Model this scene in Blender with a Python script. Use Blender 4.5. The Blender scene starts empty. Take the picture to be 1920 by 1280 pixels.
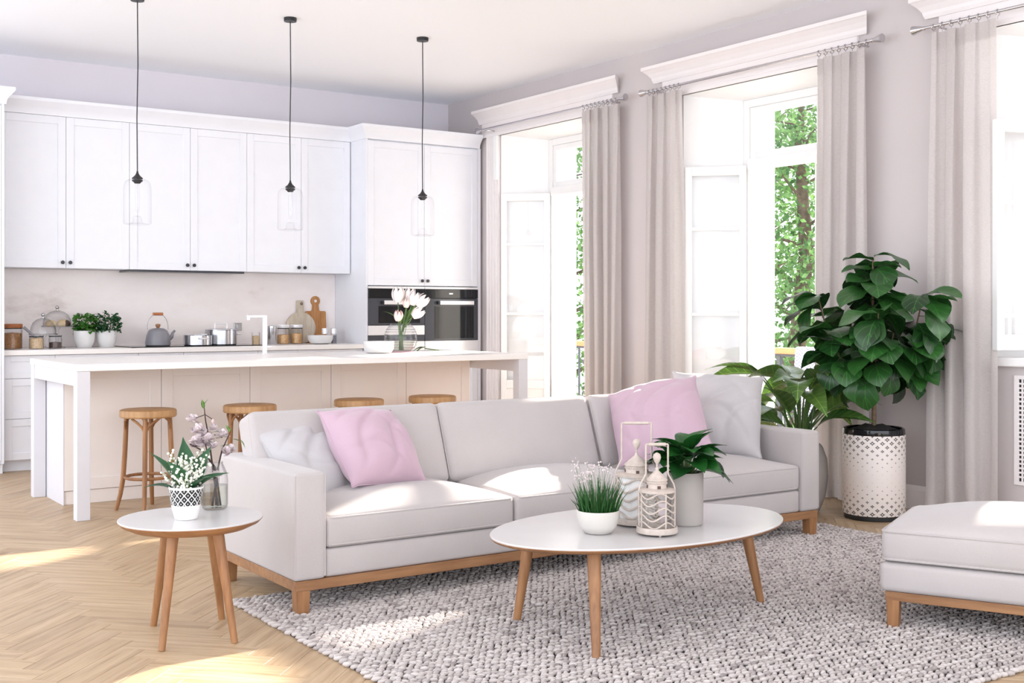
import bpy, bmesh, math, random
import numpy as np
from mathutils import Vector, Matrix, Euler

# ------------------------------------------------------------------ camera, sky, sun, exposure
SC = bpy.context.scene
COL = SC.collection
PI = math.pi
FPX, HORIZON, EYE = 2232.0, 583.0, 1.235          # focal length and horizon in a 1920x1280 frame, eye height in metres
YAW = math.radians(55.561)                        # the X axis lies this far to the right of the view direction
cam = bpy.data.cameras.new('camera'); cam_ob = bpy.data.objects.new('camera', cam); COL.objects.link(cam_ob)
cam.sensor_width = 36.0; cam.lens = FPX / 1920.0 * 36.0
cam.shift_y = -(640.0 - HORIZON) / 1920.0
cam.clip_start = 0.05; cam.clip_end = 300
cam_ob.location = (0, 0, EYE)
cam_ob.rotation_euler = (PI / 2, 0, YAW - PI / 2)
SC.camera = cam_ob

world = bpy.data.worlds.new('sky'); SC.world = world; world.use_nodes = True
bgn = world.node_tree.nodes['Background']
bgn.inputs[0].default_value = (0.89, 0.935, 1.0, 1); bgn.inputs[1].default_value = 1.6
sun = bpy.data.lights.new('sun', 'SUN'); sun_ob = bpy.data.objects.new('sun', sun); COL.objects.link(sun_ob)
sun.energy = 12.0; sun.angle = math.radians(1.2); sun.color = (1.0, 0.90, 0.76)
sun_ob.location = (20, 12, 14)
sun_ob.rotation_euler = Vector((-1.0, -0.42, -0.49)).to_track_quat('-Z', 'Y').to_euler()
SC.view_settings.view_transform = 'Standard'; SC.view_settings.look = 'None'
SC.view_settings.gamma = 1.0; SC.view_settings.use_curve_mapping = False
SC.view_settings.exposure = 1.08

FWD = (math.cos(YAW), math.sin(YAW)); RGT = (math.sin(YAW), -math.cos(YAW))
def project(x, y, z):
    d = x * FWD[0] + y * FWD[1]
    if d < 0.1: return (-9999, -9999, d)
    return (960 + FPX * (x * RGT[0] + y * RGT[1]) / d, HORIZON - FPX * (z - EYE) / d, d)

# ------------------------------------------------------------------ helpers
def lin(c):
    return c / 12.92 if c <= 0.04045 else ((c + 0.055) / 1.055) ** 2.4
def rgb(r, g, b): return (lin(r / 255), lin(g / 255), lin(b / 255), 1)

class MB:
    """collects vertices and faces; build() links them as one mesh object"""
    def __init__(s): s.v = []; s.f = []; s.m = []; s.cur = 0
    def add(s, vs, fs):
        o = len(s.v); s.v.extend(tuple(p) for p in vs); s.f.extend(tuple(i + o for i in f) for f in fs); s.m.extend([s.cur] * len(fs)); return s
    def box(s, x0, y0, z0, x1, y1, z1):
        x0, x1 = min(x0, x1), max(x0, x1); y0, y1 = min(y0, y1), max(y0, y1); z0, z1 = min(z0, z1), max(z0, z1)
        vs = [(x0, y0, z0), (x1, y0, z0), (x1, y1, z0), (x0, y1, z0), (x0, y0, z1), (x1, y0, z1), (x1, y1, z1), (x0, y1, z1)]
        return s.add(vs, [(0, 3, 2, 1), (4, 5, 6, 7), (0, 1, 5, 4), (1, 2, 6, 5), (2, 3, 7, 6), (3, 0, 4, 7)])
    def prism(s, poly, axis, a0, a1):
        """poly: 2-D outline (counter-clockwise), swept along an axis from a0 to a1"""
        n = len(poly)
        def P(p, a): return {'x': (a, p[0], p[1]), 'y': (p[0], a, p[1]), 'z': (p[0], p[1], a)}[axis]
        vs = [P(p, a0) for p in poly] + [P(p, a1) for p in poly]
        fs = [tuple(range(n))[::-1], tuple(range(n, 2 * n))] + [(i, (i + 1) % n, n + (i + 1) % n, n + i) for i in range(n)]
        return s.add(vs, fs)
    def tube(s, pts, r, n=8, cap=True, closed=False):
        pts = [Vector(p) for p in pts]; k = len(pts)
        rr = r if isinstance(r, (list, tuple)) else [r] * k
        vs = []; fs = []; up = None
        for i, p in enumerate(pts):
            if closed: t = pts[(i + 1) % k] - pts[i - 1]
            else: t = pts[min(i + 1, k - 1)] - pts[max(i - 1, 0)]
            t.normalize()
            if up is None:
                up = Vector((0, 0, 1)) if abs(t.z) < 0.9 else Vector((1, 0, 0))
            a = up - t * up.dot(t)
            if a.length < 1e-6: a = Vector((0, 1, 0)) - t * t.y
            a.normalize(); up = a; b = t.cross(a)
            for j in range(n):
                w = 2 * PI * j / n; vs.append(p + (a * math.cos(w) + b * math.sin(w)) * rr[i])
        for i in range(k if closed else k - 1):
            for j in range(n):
                q = (i + 1) % k
                fs.append((i * n + j, i * n + (j + 1) % n, q * n + (j + 1) % n, q * n + j))
        if cap and not closed:
            fs.append(tuple(range(n))[::-1]); fs.append(tuple(range((k - 1) * n, k * n)))
        return s.add(vs, fs)
    def lathe(s, prof, n=32, c=(0, 0, 0)):
        vs = []; fs = []; k = len(prof)
        for r, z in prof:
            for j in range(n):
                w = 2 * PI * j / n; vs.append((c[0] + r * math.cos(w), c[1] + r * math.sin(w), c[2] + z))
        for i in range(k - 1):
            for j in range(n): fs.append((i * n + j, i * n + (j + 1) % n, (i + 1) * n + (j + 1) % n, (i + 1) * n + j))
        return s.add(vs, fs)
    def ball(s, c, r, n=10, m=6, sx=1, sy=1, sz=1):
        prof = [(max(1e-4, r * math.sin(PI * i / m)), -r * math.cos(PI * i / m)) for i in range(m + 1)]
        o = len(s.v); s.lathe(prof, n)
        s.v[o:] = [(c[0] + x * sx, c[1] + y * sy, c[2] + z * sz) for x, y, z in s.v[o:]]
        return s
    def ring(s, c, R, r, n=24, m=8, axis='z'):
        pts = []
        for i in range(n):
            w = 2 * PI * i / n; a, b = R * math.cos(w), R * math.sin(w)
            pts.append({'z': (c[0] + a, c[1] + b, c[2]), 'x': (c[0], c[1] + a, c[2] + b), 'y': (c[0] + a, c[1], c[2] + b)}[axis])
        return s.tube(pts, r, m, closed=True)
    def xform(s, M, start=0):
        s.v[start:] = [tuple(M @ Vector(p)) for p in s.v[start:]]; return s
    def mesh(s, name, mats, smooth=None, bevel=0, seg=2, weld=False):
        me = bpy.data.meshes.new(name); me.from_pydata(s.v, [], s.f)
        for m in (mats if isinstance(mats, (list, tuple)) else [mats]): me.materials.append(m)
        if any(s.m): me.polygons.foreach_set('material_index', s.m)
        if bevel or weld:
            bm = bmesh.new(); bm.from_mesh(me)
            if weld: bmesh.ops.remove_doubles(bm, verts=bm.verts, dist=1e-5)
            if bevel:
                es = [e for e in bm.edges if len(e.link_faces) == 2 and e.calc_face_angle(0) > 0.6]
                bmesh.ops.bevel(bm, geom=es, offset=bevel, segments=seg, profile=0.5, affect='EDGES', clamp_overlap=True)
            bm.to_mesh(me); bm.free()
        if smooth:
            me.polygons.foreach_set('use_smooth', [True] * len(me.polygons)); me.set_sharp_from_angle(angle=smooth)
        me.update(); return me
    def build(s, name, mats, parent=None, loc=None, rotz=0, smooth=None, bevel=0, seg=2, weld=False):
        return link(name, s.mesh(name, mats, smooth, bevel, seg, weld), parent, loc, rotz)

def link(name, me, parent=None, loc=None, rotz=0, M=None):
    o = bpy.data.objects.new(name, me); COL.objects.link(o)
    if parent is not None: o.parent = parent
    if loc is not None: o.location = loc
    if rotz: o.rotation_euler = (0, 0, rotz)
    if M is not None: o.matrix_basis = M
    return o
def tag(o, label=None, cat=None, group=None, kind=None):
    if label: o['label'] = label
    if cat: o['category'] = cat
    if group: o['group'] = group
    if kind: o['kind'] = kind
    return o
def thing(name, label, cat, loc=(0, 0, 0), rotz=0, group=None):
    o = link(name, None, None, loc, rotz); return tag(o, label, cat, group)
def structure(o, label=None):
    o['kind'] = 'structure'
    if label: o['label'] = label
    return o
def copy_tree(o, parent=None):
    c = o.copy(); COL.objects.link(c); c.parent = parent
    for ch in KIDS(o): copy_tree(ch, c)
    return c
def KIDS(o): return [x for x in bpy.data.objects if x.parent == o]
S30 = math.radians(35)

# ------------------------------------------------------------------ materials
def mat_base(name, color, rough=0.6, metal=0.0, spec=0.5):
    m = bpy.data.materials.new(name); m.use_nodes = True; nt = m.node_tree; b = nt.nodes['Principled BSDF']
    b.inputs['Base Color'].default_value = color; b.inputs['Roughness'].default_value = rough; b.inputs['Metallic'].default_value = metal
    b.inputs['Specular IOR Level'].default_value = spec
    return m, nt, b
def nd(nt, t, **kw):
    n = nt.nodes.new(t)
    for k, v in kw.items(): setattr(n, k, v)
    return n
def ramp(nt, fac, stops):
    r = nd(nt, 'ShaderNodeValToRGB'); nt.links.new(fac, r.inputs[0]); e = r.color_ramp.elements
    while len(e) < len(stops): e.new(0.5)
    for i, (p, c) in enumerate(stops): e[i].position = p; e[i].color = c
    return r.outputs[0]
def math_node(nt, op, a, b=None, clamp=False):
    n = nd(nt, 'ShaderNodeMath', operation=op, use_clamp=clamp)
    for i, x in enumerate((a, b)):
        if x is None: continue
        if isinstance(x, (int, float)): n.inputs[i].default_value = x
        else: nt.links.new(x, n.inputs[i])
    return n.outputs[0]
def noise(nt, vec, scale, detail=3, rough=0.5):
    n = nd(nt, 'ShaderNodeTexNoise'); n.inputs['Scale'].default_value = scale; n.inputs['Detail'].default_value = detail; n.inputs['Roughness'].default_value = rough
    if vec is not None: nt.links.new(vec, n.inputs['Vector'])
    return n.outputs['Fac']
def mapping(nt, src, scale=(1, 1, 1), rot=(0, 0, 0)):
    mp = nd(nt, 'ShaderNodeMapping'); mp.inputs['Scale'].default_value = scale; mp.inputs['Rotation'].default_value = rot
    nt.links.new(src, mp.inputs['Vector']); return mp.outputs[0]
def coords(nt, which='Object'): return nd(nt, 'ShaderNodeTexCoord').outputs[which]
def bump(nt, b, h, strength=0.2, dist=0.002):
    n = nd(nt, 'ShaderNodeBump'); n.inputs['Strength'].default_value = strength; n.inputs['Distance'].default_value = dist
    nt.links.new(h, n.inputs['Height']); nt.links.new(n.outputs[0], b.inputs['Normal'])
def plain(name, color, rough=0.5, metal=0.0, var=0.02, scale=8.0, spec=0.5):
    """paint, metal, ceramic: one colour with a faint mottling"""
    m, nt, b = mat_base(name, color, rough, metal, spec)
    f = noise(nt, coords(nt), scale, 2)
    lo = tuple(max(0, c * (1 - var)) for c in color[:3]) + (1,); hi = tuple(min(1, c * (1 + var)) for c in color[:3]) + (1,)
    nt.links.new(ramp(nt, f, [(0.3, lo), (0.7, hi)]), b.inputs['Base Color'])
    return m
def wood(name, dark, light, scale=(3, 3, 0.35), freq=14, rough=0.45):
    m, nt, b = mat_base(name, light, rough)
    v = mapping(nt, coords(nt), scale)
    f = noise(nt, v, freq, 5, 0.6); g = noise(nt, v, freq * 0.25, 2)
    nt.links.new(ramp(nt, math_node(nt, 'ADD', math_node(nt, 'MULTIPLY', f, 0.6), math_node(nt, 'MULTIPLY', g, 0.4)), [(0.34, dark), (0.62, light)]), b.inputs['Base Color'])
    bump(nt, b, f, 0.08, 0.001)
    return m
def fabric(name, color, weave=420, strength=0.25, var=0.05, sheen=0.3, rough=0.92):
    m, nt, b = mat_base(name, color, rough, 0, 0.2)
    b.inputs['Sheen Weight'].default_value = sheen
    c = coords(nt)
    f = noise(nt, mapping(nt, c, (1, 1, 1)), 5, 3); k = noise(nt, c, weave, 2)
    mix = math_node(nt, 'ADD', math_node(nt, 'MULTIPLY', f, 0.4), math_node(nt, 'MULTIPLY', k, 0.6))
    lo = tuple(x * (1 - var) for x in color[:3]) + (1,); hi = tuple(min(1, x * (1 + var)) for x in color[:3]) + (1,)
    nt.links.new(ramp(nt, mix, [(0.35, lo), (0.65, hi)]), b.inputs['Base Color'])
    bump(nt, b, k, strength, 0.0015)
    return m
def thin_glass(name, tint=(1, 1, 1, 1), rough=0.02, edge=0.0, refl=1.0):
    """a thin sheet of glass: lets light straight through, mirrors by Fresnel, tint grows at grazing edges"""
    m = bpy.data.materials.new(name); m.use_nodes = True; nt = m.node_tree
    for n in list(nt.nodes): nt.nodes.remove(n)
    out = nd(nt, 'ShaderNodeOutputMaterial'); tr = nd(nt, 'ShaderNodeBsdfTransparent'); gl = nd(nt, 'ShaderNodeBsdfGlossy')
    gl.inputs['Roughness'].default_value = rough
    lw = nd(nt, 'ShaderNodeLayerWeight'); lw.inputs['Blend'].default_value = 0.5
    e = tuple(max(0, c * (1 - edge)) for c in tint[:3]) + (1,)
    nt.links.new(ramp(nt, lw.outputs['Facing'], [(0.25, tint), (0.95, e)]), tr.inputs['Color'])
    l5 = nd(nt, 'ShaderNodeLayerWeight'); l5.inputs['Blend'].default_value = 0.5        # Schlick's law, the same from both sides of the sheet
    fr = math_node(nt, 'ADD', 0.04, math_node(nt, 'MULTIPLY', math_node(nt, 'POWER', l5.outputs['Facing'], 5.0), 0.8))
    mx = nd(nt, 'ShaderNodeMixShader'); nt.links.new(math_node(nt, 'MULTIPLY', fr, refl), mx.inputs[0])
    nt.links.new(tr.outputs[0], mx.inputs[1]); nt.links.new(gl.outputs[0], mx.inputs[2]); nt.links.new(mx.outputs[0], out.inputs[0])
    return m
def leafmat(name, dark, light, rough=0.35, trans=0.15, vein=0.0):
    m = bpy.data.materials.new(name); m.use_nodes = True; nt = m.node_tree; b = nt.nodes['Principled BSDF']
    b.inputs['Roughness'].default_value = rough
    f = noise(nt, coords(nt), 9, 3); oi = nd(nt, 'ShaderNodeObjectInfo').outputs['Random']
    gi = nd(nt, 'ShaderNodeNewGeometry').outputs['Random Per Island']
    k = math_node(nt, 'ADD', math_node(nt, 'MULTIPLY', f, 0.6), math_node(nt, 'MULTIPLY', math_node(nt, 'FRACT', math_node(nt, 'ADD', oi, gi)), 0.4))
    c = ramp(nt, k, [(0.2, dark), (0.8, light)])
    if vein:       # pale midrib and side veins, in the leaf's own coordinates
        sp = nd(nt, 'ShaderNodeSeparateXYZ'); nt.links.new(coords(nt), sp.inputs[0]); ax = math_node(nt, 'ABSOLUTE', sp.outputs[0])
        mid = math_node(nt, 'LESS_THAN', ax, vein); sd = math_node(nt, 'SINE', math_node(nt, 'MULTIPLY', math_node(nt, 'SUBTRACT', sp.outputs[1], math_node(nt, 'MULTIPLY', ax, 0.8)), 0.35 / vein))
        vv = math_node(nt, 'MAXIMUM', math_node(nt, 'MULTIPLY', mid, 0.55), math_node(nt, 'MULTIPLY', math_node(nt, 'GREATER_THAN', sd, 0.93), 0.3))
        mv = nd(nt, 'ShaderNodeMix', data_type='RGBA'); nt.links.new(vv, mv.inputs[0]); nt.links.new(c, mv.inputs[6]); mv.inputs[7].default_value = tuple(min(1, x * 1.9) for x in light[:3]) + (1,); c = mv.outputs[2]
    nt.links.new(c, b.inputs['Base Color'])
    t = nd(nt, 'ShaderNodeBsdfTranslucent'); nt.links.new(c, t.inputs['Color'])
    mx = nd(nt, 'ShaderNodeMixShader'); mx.inputs[0].default_value = trans
    out = nt.nodes['Material Output']
    nt.links.new(b.outputs[0], mx.inputs[1]); nt.links.new(t.outputs[0], mx.inputs[2]); nt.links.new(mx.outputs[0], out.inputs[0])
    return m

M = {}
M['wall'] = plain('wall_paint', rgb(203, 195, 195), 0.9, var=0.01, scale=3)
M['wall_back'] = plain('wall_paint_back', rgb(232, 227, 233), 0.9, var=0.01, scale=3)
M['ceiling'] = plain('ceiling_paint', rgb(249, 250, 255), 0.95, var=0.004, scale=2)
M['trim'] = plain('trim_paint', rgb(238, 232, 232), 0.55, var=0.01)
M['frame'] = plain('window_paint', rgb(244, 243, 243), 0.4, var=0.01)
M['cab'] = plain('cabinet_paint', rgb(238, 239, 245), 0.42, var=0.01)
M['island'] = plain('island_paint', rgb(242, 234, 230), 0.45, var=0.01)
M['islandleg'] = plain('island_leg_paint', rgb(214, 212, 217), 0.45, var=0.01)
M['top'] = plain('white_stone', rgb(243, 239, 236), 0.28, var=0.015)
M['black'] = plain('black_metal', rgb(28, 29, 32), 0.4)
M['blackgloss'] = plain('black_glass', rgb(18, 20, 24), 0.08)
M['greyglass'] = plain('grey_glass', rgb(74, 76, 82), 0.12)
M['steel'] = plain('brushed_steel', rgb(196, 196, 200), 0.22, 1.0)
M['steelw'] = plain('satin_steel', rgb(246, 245, 246), 0.3, 0.35)
M['knob'] = plain('dark_knob', rgb(66, 66, 70), 0.35, 0.6)
M['ceramic'] = plain('white_ceramic', rgb(224, 222, 221), 0.3)
M['ceramicmatte'] = plain('matte_ceramic', rgb(202, 197, 191), 0.55)
M['greypot'] = plain('grey_ceramic', rgb(160, 153, 148), 0.6, var=0.04)
M['kettle'] = plain('grey_enamel', rgb(134, 132, 138), 0.3)
M['oak'] = wood('oak', rgb(128, 86, 52), rgb(164, 117, 76))
M['oaklight'] = wood('oak_light', rgb(164, 120, 76), rgb(192, 150, 104))
M['oakx'] = wood('oak_along_x', rgb(128, 88, 56), rgb(160, 117, 80), (0.35, 3, 3))
M['board'] = wood('board_wood', rgb(160, 104, 54), rgb(200, 146, 90), (4, 4, 0.5))
M['boardpale'] = wood('pale_board_wood', rgb(186, 170, 148), rgb(212, 200, 182), (4, 4, 0.5))
M['copper'] = wood('copper_wood', rgb(150, 86, 48), rgb(188, 116, 70), (0.5, 4, 4))
M['sofa'] = fabric('sofa_linen', rgb(183, 176, 175))
M['grey_cushion'] = fabric('grey_linen', rgb(184, 180, 182), 300, 0.15)
M['pink'] = fabric('pink_linen', rgb(190, 162, 176), 300, 0.15, 0.03)
M['chrome'] = plain('chrome', rgb(205, 203, 206), 0.18, 1.0)
M['cream'] = plain('cream_metal', rgb(192, 179, 170), 0.6, var=0.08, scale=60)
M['glass'] = thin_glass('clear_glass', (0.985, 0.99, 0.99, 1), 0.01, 0.12)
M['glassdark'] = thin_glass('smoke_edge_glass', (0.97, 0.97, 0.975, 1), 0.01, 0.30)
M['glasslamp'] = thin_glass('lamp_glass', (0.992, 0.992, 0.995, 1), 0.01, 0.05, 0.35)
M['pane'] = thin_glass('window_glass', (0.985, 0.99, 0.995, 1), 0.0, 0.05)
M['water'] = thin_glass('water', (0.86, 0.88, 0.84, 1), 0.0, 0.2)
M['soil'] = plain('soil', rgb(38, 34, 32), 0.95, var=0.4, scale=60)
M['fig'] = leafmat('fig_leaf', rgb(12, 40, 18), rgb(52, 104, 44), 0.36, 0.10, 0.0022)
M['broad'] = leafmat('broad_leaf', rgb(30, 70, 28), rgb(112, 146, 70), 0.34, 0.15, 0.0022)
M['hosta'] = leafmat('glossy_leaf', rgb(14, 52, 20), rgb(40, 104, 40), 0.33, 0.12)
M['lily'] = leafmat('lily_leaf', rgb(20, 62, 38), rgb(58, 112, 70), 0.4, 0.12)
M['basil'] = leafmat('basil_leaf', rgb(30, 84, 24), rgb(86, 148, 54), 0.45, 0.2)
M['mint'] = leafmat('mint_leaf', rgb(16, 62, 32), rgb(50, 108, 58), 0.5, 0.15)
M['blade'] = leafmat('grass_blade', rgb(18, 62, 24), rgb(56, 112, 48), 0.5, 0.15)
M['treeleaf'] = leafmat('tree_leaf', rgb(48, 86, 44), rgb(112, 148, 88), 0.6, 0.35)
M['bark'] = plain('bark', rgb(92, 80, 68), 0.95, var=0.35, scale=9)
M['twig'] = plain('twig', rgb(60, 44, 40), 0.8, var=0.2, scale=30)
M['stem'] = plain('green_stem', rgb(74, 104, 52), 0.5, var=0.15, scale=30)
M['trunk'] = plain('fig_trunk', rgb(112, 92, 72), 0.85, var=0.25, scale=40)
M['petal'] = plain('white_petal', rgb(236, 226, 224), 0.5, var=0.02)
M['petalpink'] = plain('pink_petal', rgb(238, 206, 200), 0.5, var=0.05)
M['blossom'] = plain('blossom', rgb(212, 198, 200), 0.6, var=0.08, scale=50)
M['bell'] = plain('bell_flower', rgb(246, 244, 232), 0.5)
M['bud'] = plain('bud', rgb(206, 178, 178), 0.6)
M['napkin'] = fabric('rose_napkin', rgb(222, 160, 178), 300, 0.1)
M['iron'] = plain('wrought_iron', rgb(72, 78, 84), 0.5, 0.5)
M['railwood'] = wood('rail_wood', rgb(150, 108, 66), rgb(178, 134, 88), (3, 0.35, 3))
M['stonegrey'] = plain('balcony_stone', rgb(205, 203, 200), 0.8, var=0.06)
M['bounceground'] = plain('bounce_ground', rgb(206, 200, 192), 0.9, var=0.08, scale=2)  # neutral pale tone chosen for its bounce light; this ground is out of view
M['bread'] = plain('bread', rgb(216, 190, 148), 0.8, var=0.12, scale=30)
M['cork'] = plain('nuts', rgb(164, 116, 72), 0.8, var=0.35, scale=90)
M['grain'] = plain('grain', rgb(206, 178, 140), 0.8, var=0.25, scale=120)
M['pasta'] = plain('pasta', rgb(212, 166, 110), 0.7, var=0.25, scale=80)
M['choc'] = plain('dark_biscuit', rgb(84, 62, 54), 0.7, var=0.2, scale=40)
M['whitetop'] = plain('white_laminate', rgb(202, 199, 199), 0.22, var=0.01)

def curtain_mat():
    m = bpy.data.materials.new('sheer_linen'); m.use_nodes = True; nt = m.node_tree
    for n in list(nt.nodes): nt.nodes.remove(n)
    out = nd(nt, 'ShaderNodeOutputMaterial'); d = nd(nt, 'ShaderNodeBsdfDiffuse'); t = nd(nt, 'ShaderNodeBsdfTranslucent'); p = nd(nt, 'ShaderNodeBsdfTransparent')
    v = mapping(nt, coords(nt), (60, 60, 900)); f = noise(nt, v, 1.0, 2)
    c = ramp(nt, f, [(0.3, rgb(212, 205, 203)), (0.7, rgb(230, 224, 222))])
    nt.links.new(c, d.inputs['Color']); nt.links.new(c, t.inputs['Color'])
    a = nd(nt, 'ShaderNodeMixShader'); a.inputs[0].default_value = 0.38
    nt.links.new(d.outputs[0], a.inputs[1]); nt.links.new(t.outputs[0], a.inputs[2])
    b = nd(nt, 'ShaderNodeMixShader'); b.inputs[0].default_value = 0.05
    nt.links.new(a.outputs[0], b.inputs[1]); nt.links.new(p.outputs[0], b.inputs[2]); nt.links.new(b.outputs[0], out.inputs[0])
    return m
M['curtain'] = curtain_mat()

def floor_mat():
    m, nt, b = mat_base('herringbone_oak', rgb(210, 184, 152), 0.42)
    uv = coords(nt, 'UV'); oi = nd(nt, 'ShaderNodeObjectInfo').outputs['Random']; gi = nd(nt, 'ShaderNodeNewGeometry').outputs['Random Per Island']
    rnd = math_node(nt, 'FRACT', math_node(nt, 'ADD', oi, math_node(nt, 'MULTIPLY', gi, 7.31)))
    off = nd(nt, 'ShaderNodeCombineXYZ'); nt.links.new(math_node(nt, 'MULTIPLY', rnd, 37.0), off.inputs[0]); nt.links.new(math_node(nt, 'MULTIPLY', rnd, 91.0), off.inputs[1])
    va = nd(nt, 'ShaderNodeVectorMath', operation='ADD'); nt.links.new(uv, va.inputs[0]); nt.links.new(off.outputs[0], va.inputs[1])
    f = noise(nt, mapping(nt, va.outputs[0], (2.2, 34, 1)), 1.0, 5, 0.6)
    k = noise(nt, mapping(nt, va.outputs[0], (3.5, 14, 1)), 1.0, 2)
    base = ramp(nt, f, [(0.28, rgb(154, 128, 97)), (0.5, rgb(184, 158, 126)), (0.75, rgb(199, 176, 146))])
    knot = ramp(nt, k, [(0.66, (1, 1, 1, 1)), (0.80, (0.62, 0.52, 0.42, 1))])
    mx = nd(nt, 'ShaderNodeMix', data_type='RGBA', blend_type='MULTIPLY'); mx.inputs[0].default_value = 1.0
    nt.links.new(base, mx.inputs[6]); nt.links.new(knot, mx.inputs[7])
    tone = ramp(nt, rnd, [(0.0, (0.86, 0.84, 0.83, 1)), (0.5, (0.97, 0.96, 0.95, 1)), (1.0, (1, 1, 1, 1))])
    m2 = nd(nt, 'ShaderNodeMix', data_type='RGBA', blend_type='MULTIPLY'); m2.inputs[0].default_value = 1.0
    nt.links.new(mx.outputs[2], m2.inputs[6]); nt.links.new(tone, m2.inputs[7])
    nt.links.new(m2.outputs[2], b.inputs['Base Color']); bump(nt, b, f, 0.06, 0.001)
    return m
M['floor'] = floor_mat()
M['joint'] = plain('floor_joint', rgb(150, 122, 92), 0.9)

def marble_mat():
    m, nt, b = mat_base('pale_marble', rgb(228, 216, 214), 0.3)
    c = coords(nt); f = noise(nt, mapping(nt, c, (0.8, 1, 1.6)), 1.6, 6, 0.62)
    nt.links.new(ramp(nt, f, [(0.28, rgb(218, 206, 199)), (0.40, rgb(243, 234, 231)), (0.6, rgb(250, 242, 240)), (0.8, rgb(247, 235, 229))]), b.inputs['Base Color'])
    return m
M['marble'] = marble_mat()
# ------------------------------------------------------------------ the room: floor, ceiling, walls
YB, XR, ZC = 10.30, 6.28, 3.32          # kitchen wall, window wall, ceiling
X0, Y0 = -1.2, -1.8
XO = 6.89                               # outer face of the window wall
def plank_mesh(L=0.5, W=0.1, g=0.0007, h=0.012, bv=0.0004):
    a, c = L / 2 - g, W / 2 - g
    vs = [(-a, -c, -h), (a, -c, -h), (a, c, -h), (-a, c, -h), (-a, -c, -bv), (a, -c, -bv), (a, c, -bv), (-a, c, -bv),
          (-a + bv, -c + bv, 0), (a - bv, -c + bv, 0), (a - bv, c - bv, 0), (-a + bv, c - bv, 0)]
    fs = [(0, 1, 5, 4), (1, 2, 6, 5), (2, 3, 7, 6), (3, 0, 4, 7), (4, 5, 9, 8), (5, 6, 10, 9), (6, 7, 11, 10), (7, 4, 8, 11), (8, 9, 10, 11)]
    return vs, fs
PV, PF = plank_mesh()
def with_uv(me, uvs):
    l = me.uv_layers.new(name='UVMap'); vi = np.empty(len(me.loops), dtype=np.int32); me.loops.foreach_get('vertex_index', vi)
    l.data.foreach_set('uv', np.asarray(uvs, dtype=np.float32)[vi].ravel())
floor = structure(MB().box(X0, Y0, -0.2, XR + 0.35, YB + 0.1, -0.0105).build('floor', M['joint']), 'pale oak herringbone parquet floor')
me = bpy.data.meshes.new('plank'); me.from_pydata(PV, [], PF); me.materials.append(M['floor']); with_uv(me, [(v[0], v[1]) for v in PV])
L_, W_ = 0.5, 0.1; c45 = math.sqrt(0.5); spots = []
for m_ in range(-150, 151):
    for n_ in range(-30, 31):
        for vert in (0, 1):
            p = m_ * W_ + n_ * L_ + (W_ / 2 if vert else L_ / 2); q = m_ * W_ - n_ * L_ + (W_ + L_ / 2 if vert else W_ / 2)
            x, y = (p - q) * c45 + 1.0, (p + q) * c45 + 3.0
            if X0 + 0.3 < x < XR + 0.05 and Y0 + 0.3 < y < YB - 0.25: spots.append((x, y, PI / 4 + (PI / 2 if vert else 0)))
def in_view(x, y):
    u, v, d = project(x, y, 0)
    hidden = (2.0 < x < 5.15 and 2.6 < y < 4.62) or (2.1 < x < 5.1 and 4.4 < y < 6.35) or (x > 2.4 and y > 5.0) or (x > 1.95 and y > 7.95) or y > 9.75 or (x > 2.7 and y < 2.3)
    return (-60 < u < 1980 and v < 1330 and not hidden), d
ranked = sorted(((in_view(x, y)[1], i) for i, (x, y, a) in enumerate(spots) if in_view(x, y)[0]))
near = set(i for d, i in ranked[:300])
rest = MB(); ruv = []
for i, (x, y, a) in enumerate(spots):
    if i in near: link('plank', me, floor, (x, y, 0), a)
    else:
        ca, sa = math.cos(a), math.sin(a)
        rest.add([(x + v[0] * ca - v[1] * sa, y + v[0] * sa + v[1] * ca, v[2]) for v in PV], PF); ruv += [(v[0], v[1]) for v in PV]
o = rest.build('plank_field', M['floor'], floor); with_uv(o.data, ruv); o['kind'] = 'stuff'

ceiling = structure(MB().box(X0, Y0, ZC, XO, YB + 0.25, ZC + 0.2).build('ceiling', M['ceiling']), 'plain white ceiling')
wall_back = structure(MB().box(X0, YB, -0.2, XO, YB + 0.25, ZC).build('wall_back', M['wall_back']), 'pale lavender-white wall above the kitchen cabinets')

# windows: centre Y, half width at the room face, half width at the frame, sill height
WIN = [(8.61, 0.73, 0.41, 0.0), (6.09, 0.73, 0.41, 0.0), (3.57, 0.73, 0.41, 0.96)]
XF0, XF1 = 6.60, 6.68                   # depth of the window frame in the wall
ZT, ZF = 2.895, 2.84                    # head of the opening at the room face and at the frame
w = MB()
def face_with_holes(x, holes, y0, y1, z0, z1, flip):
    ys = sorted({y0, y1} | {h[0] for h in holes} | {h[1] for h in holes}); zs = sorted({z0, z1} | {h[2] for h in holes} | {h[3] for h in holes})
    for ya, yb in zip(ys, ys[1:]):
        for za, zb in zip(zs, zs[1:]):
            if any(h[0] <= ya and yb <= h[1] and h[2] <= za and zb <= h[3] for h in holes): continue
            q = [(x, ya, za), (x, yb, za), (x, yb, zb), (x, ya, zb)]
            w.add(q[::-1] if flip else q, [(0, 1, 2, 3)])
ib = [(c - a, c + a, max(s, -0.2) if s else -0.2, ZT) for c, a, b, s in WIN]
ob = [(c - b + 0.05, c + b - 0.05, s if s else -0.2, ZF - 0.04) for c, a, b, s in WIN]
face_with_holes(XR, ib, Y0, YB, -0.2, ZC, True); face_with_holes(XO, ob, Y0, YB + 0.25, -0.2, ZC, False)
w.cur = 1
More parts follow.
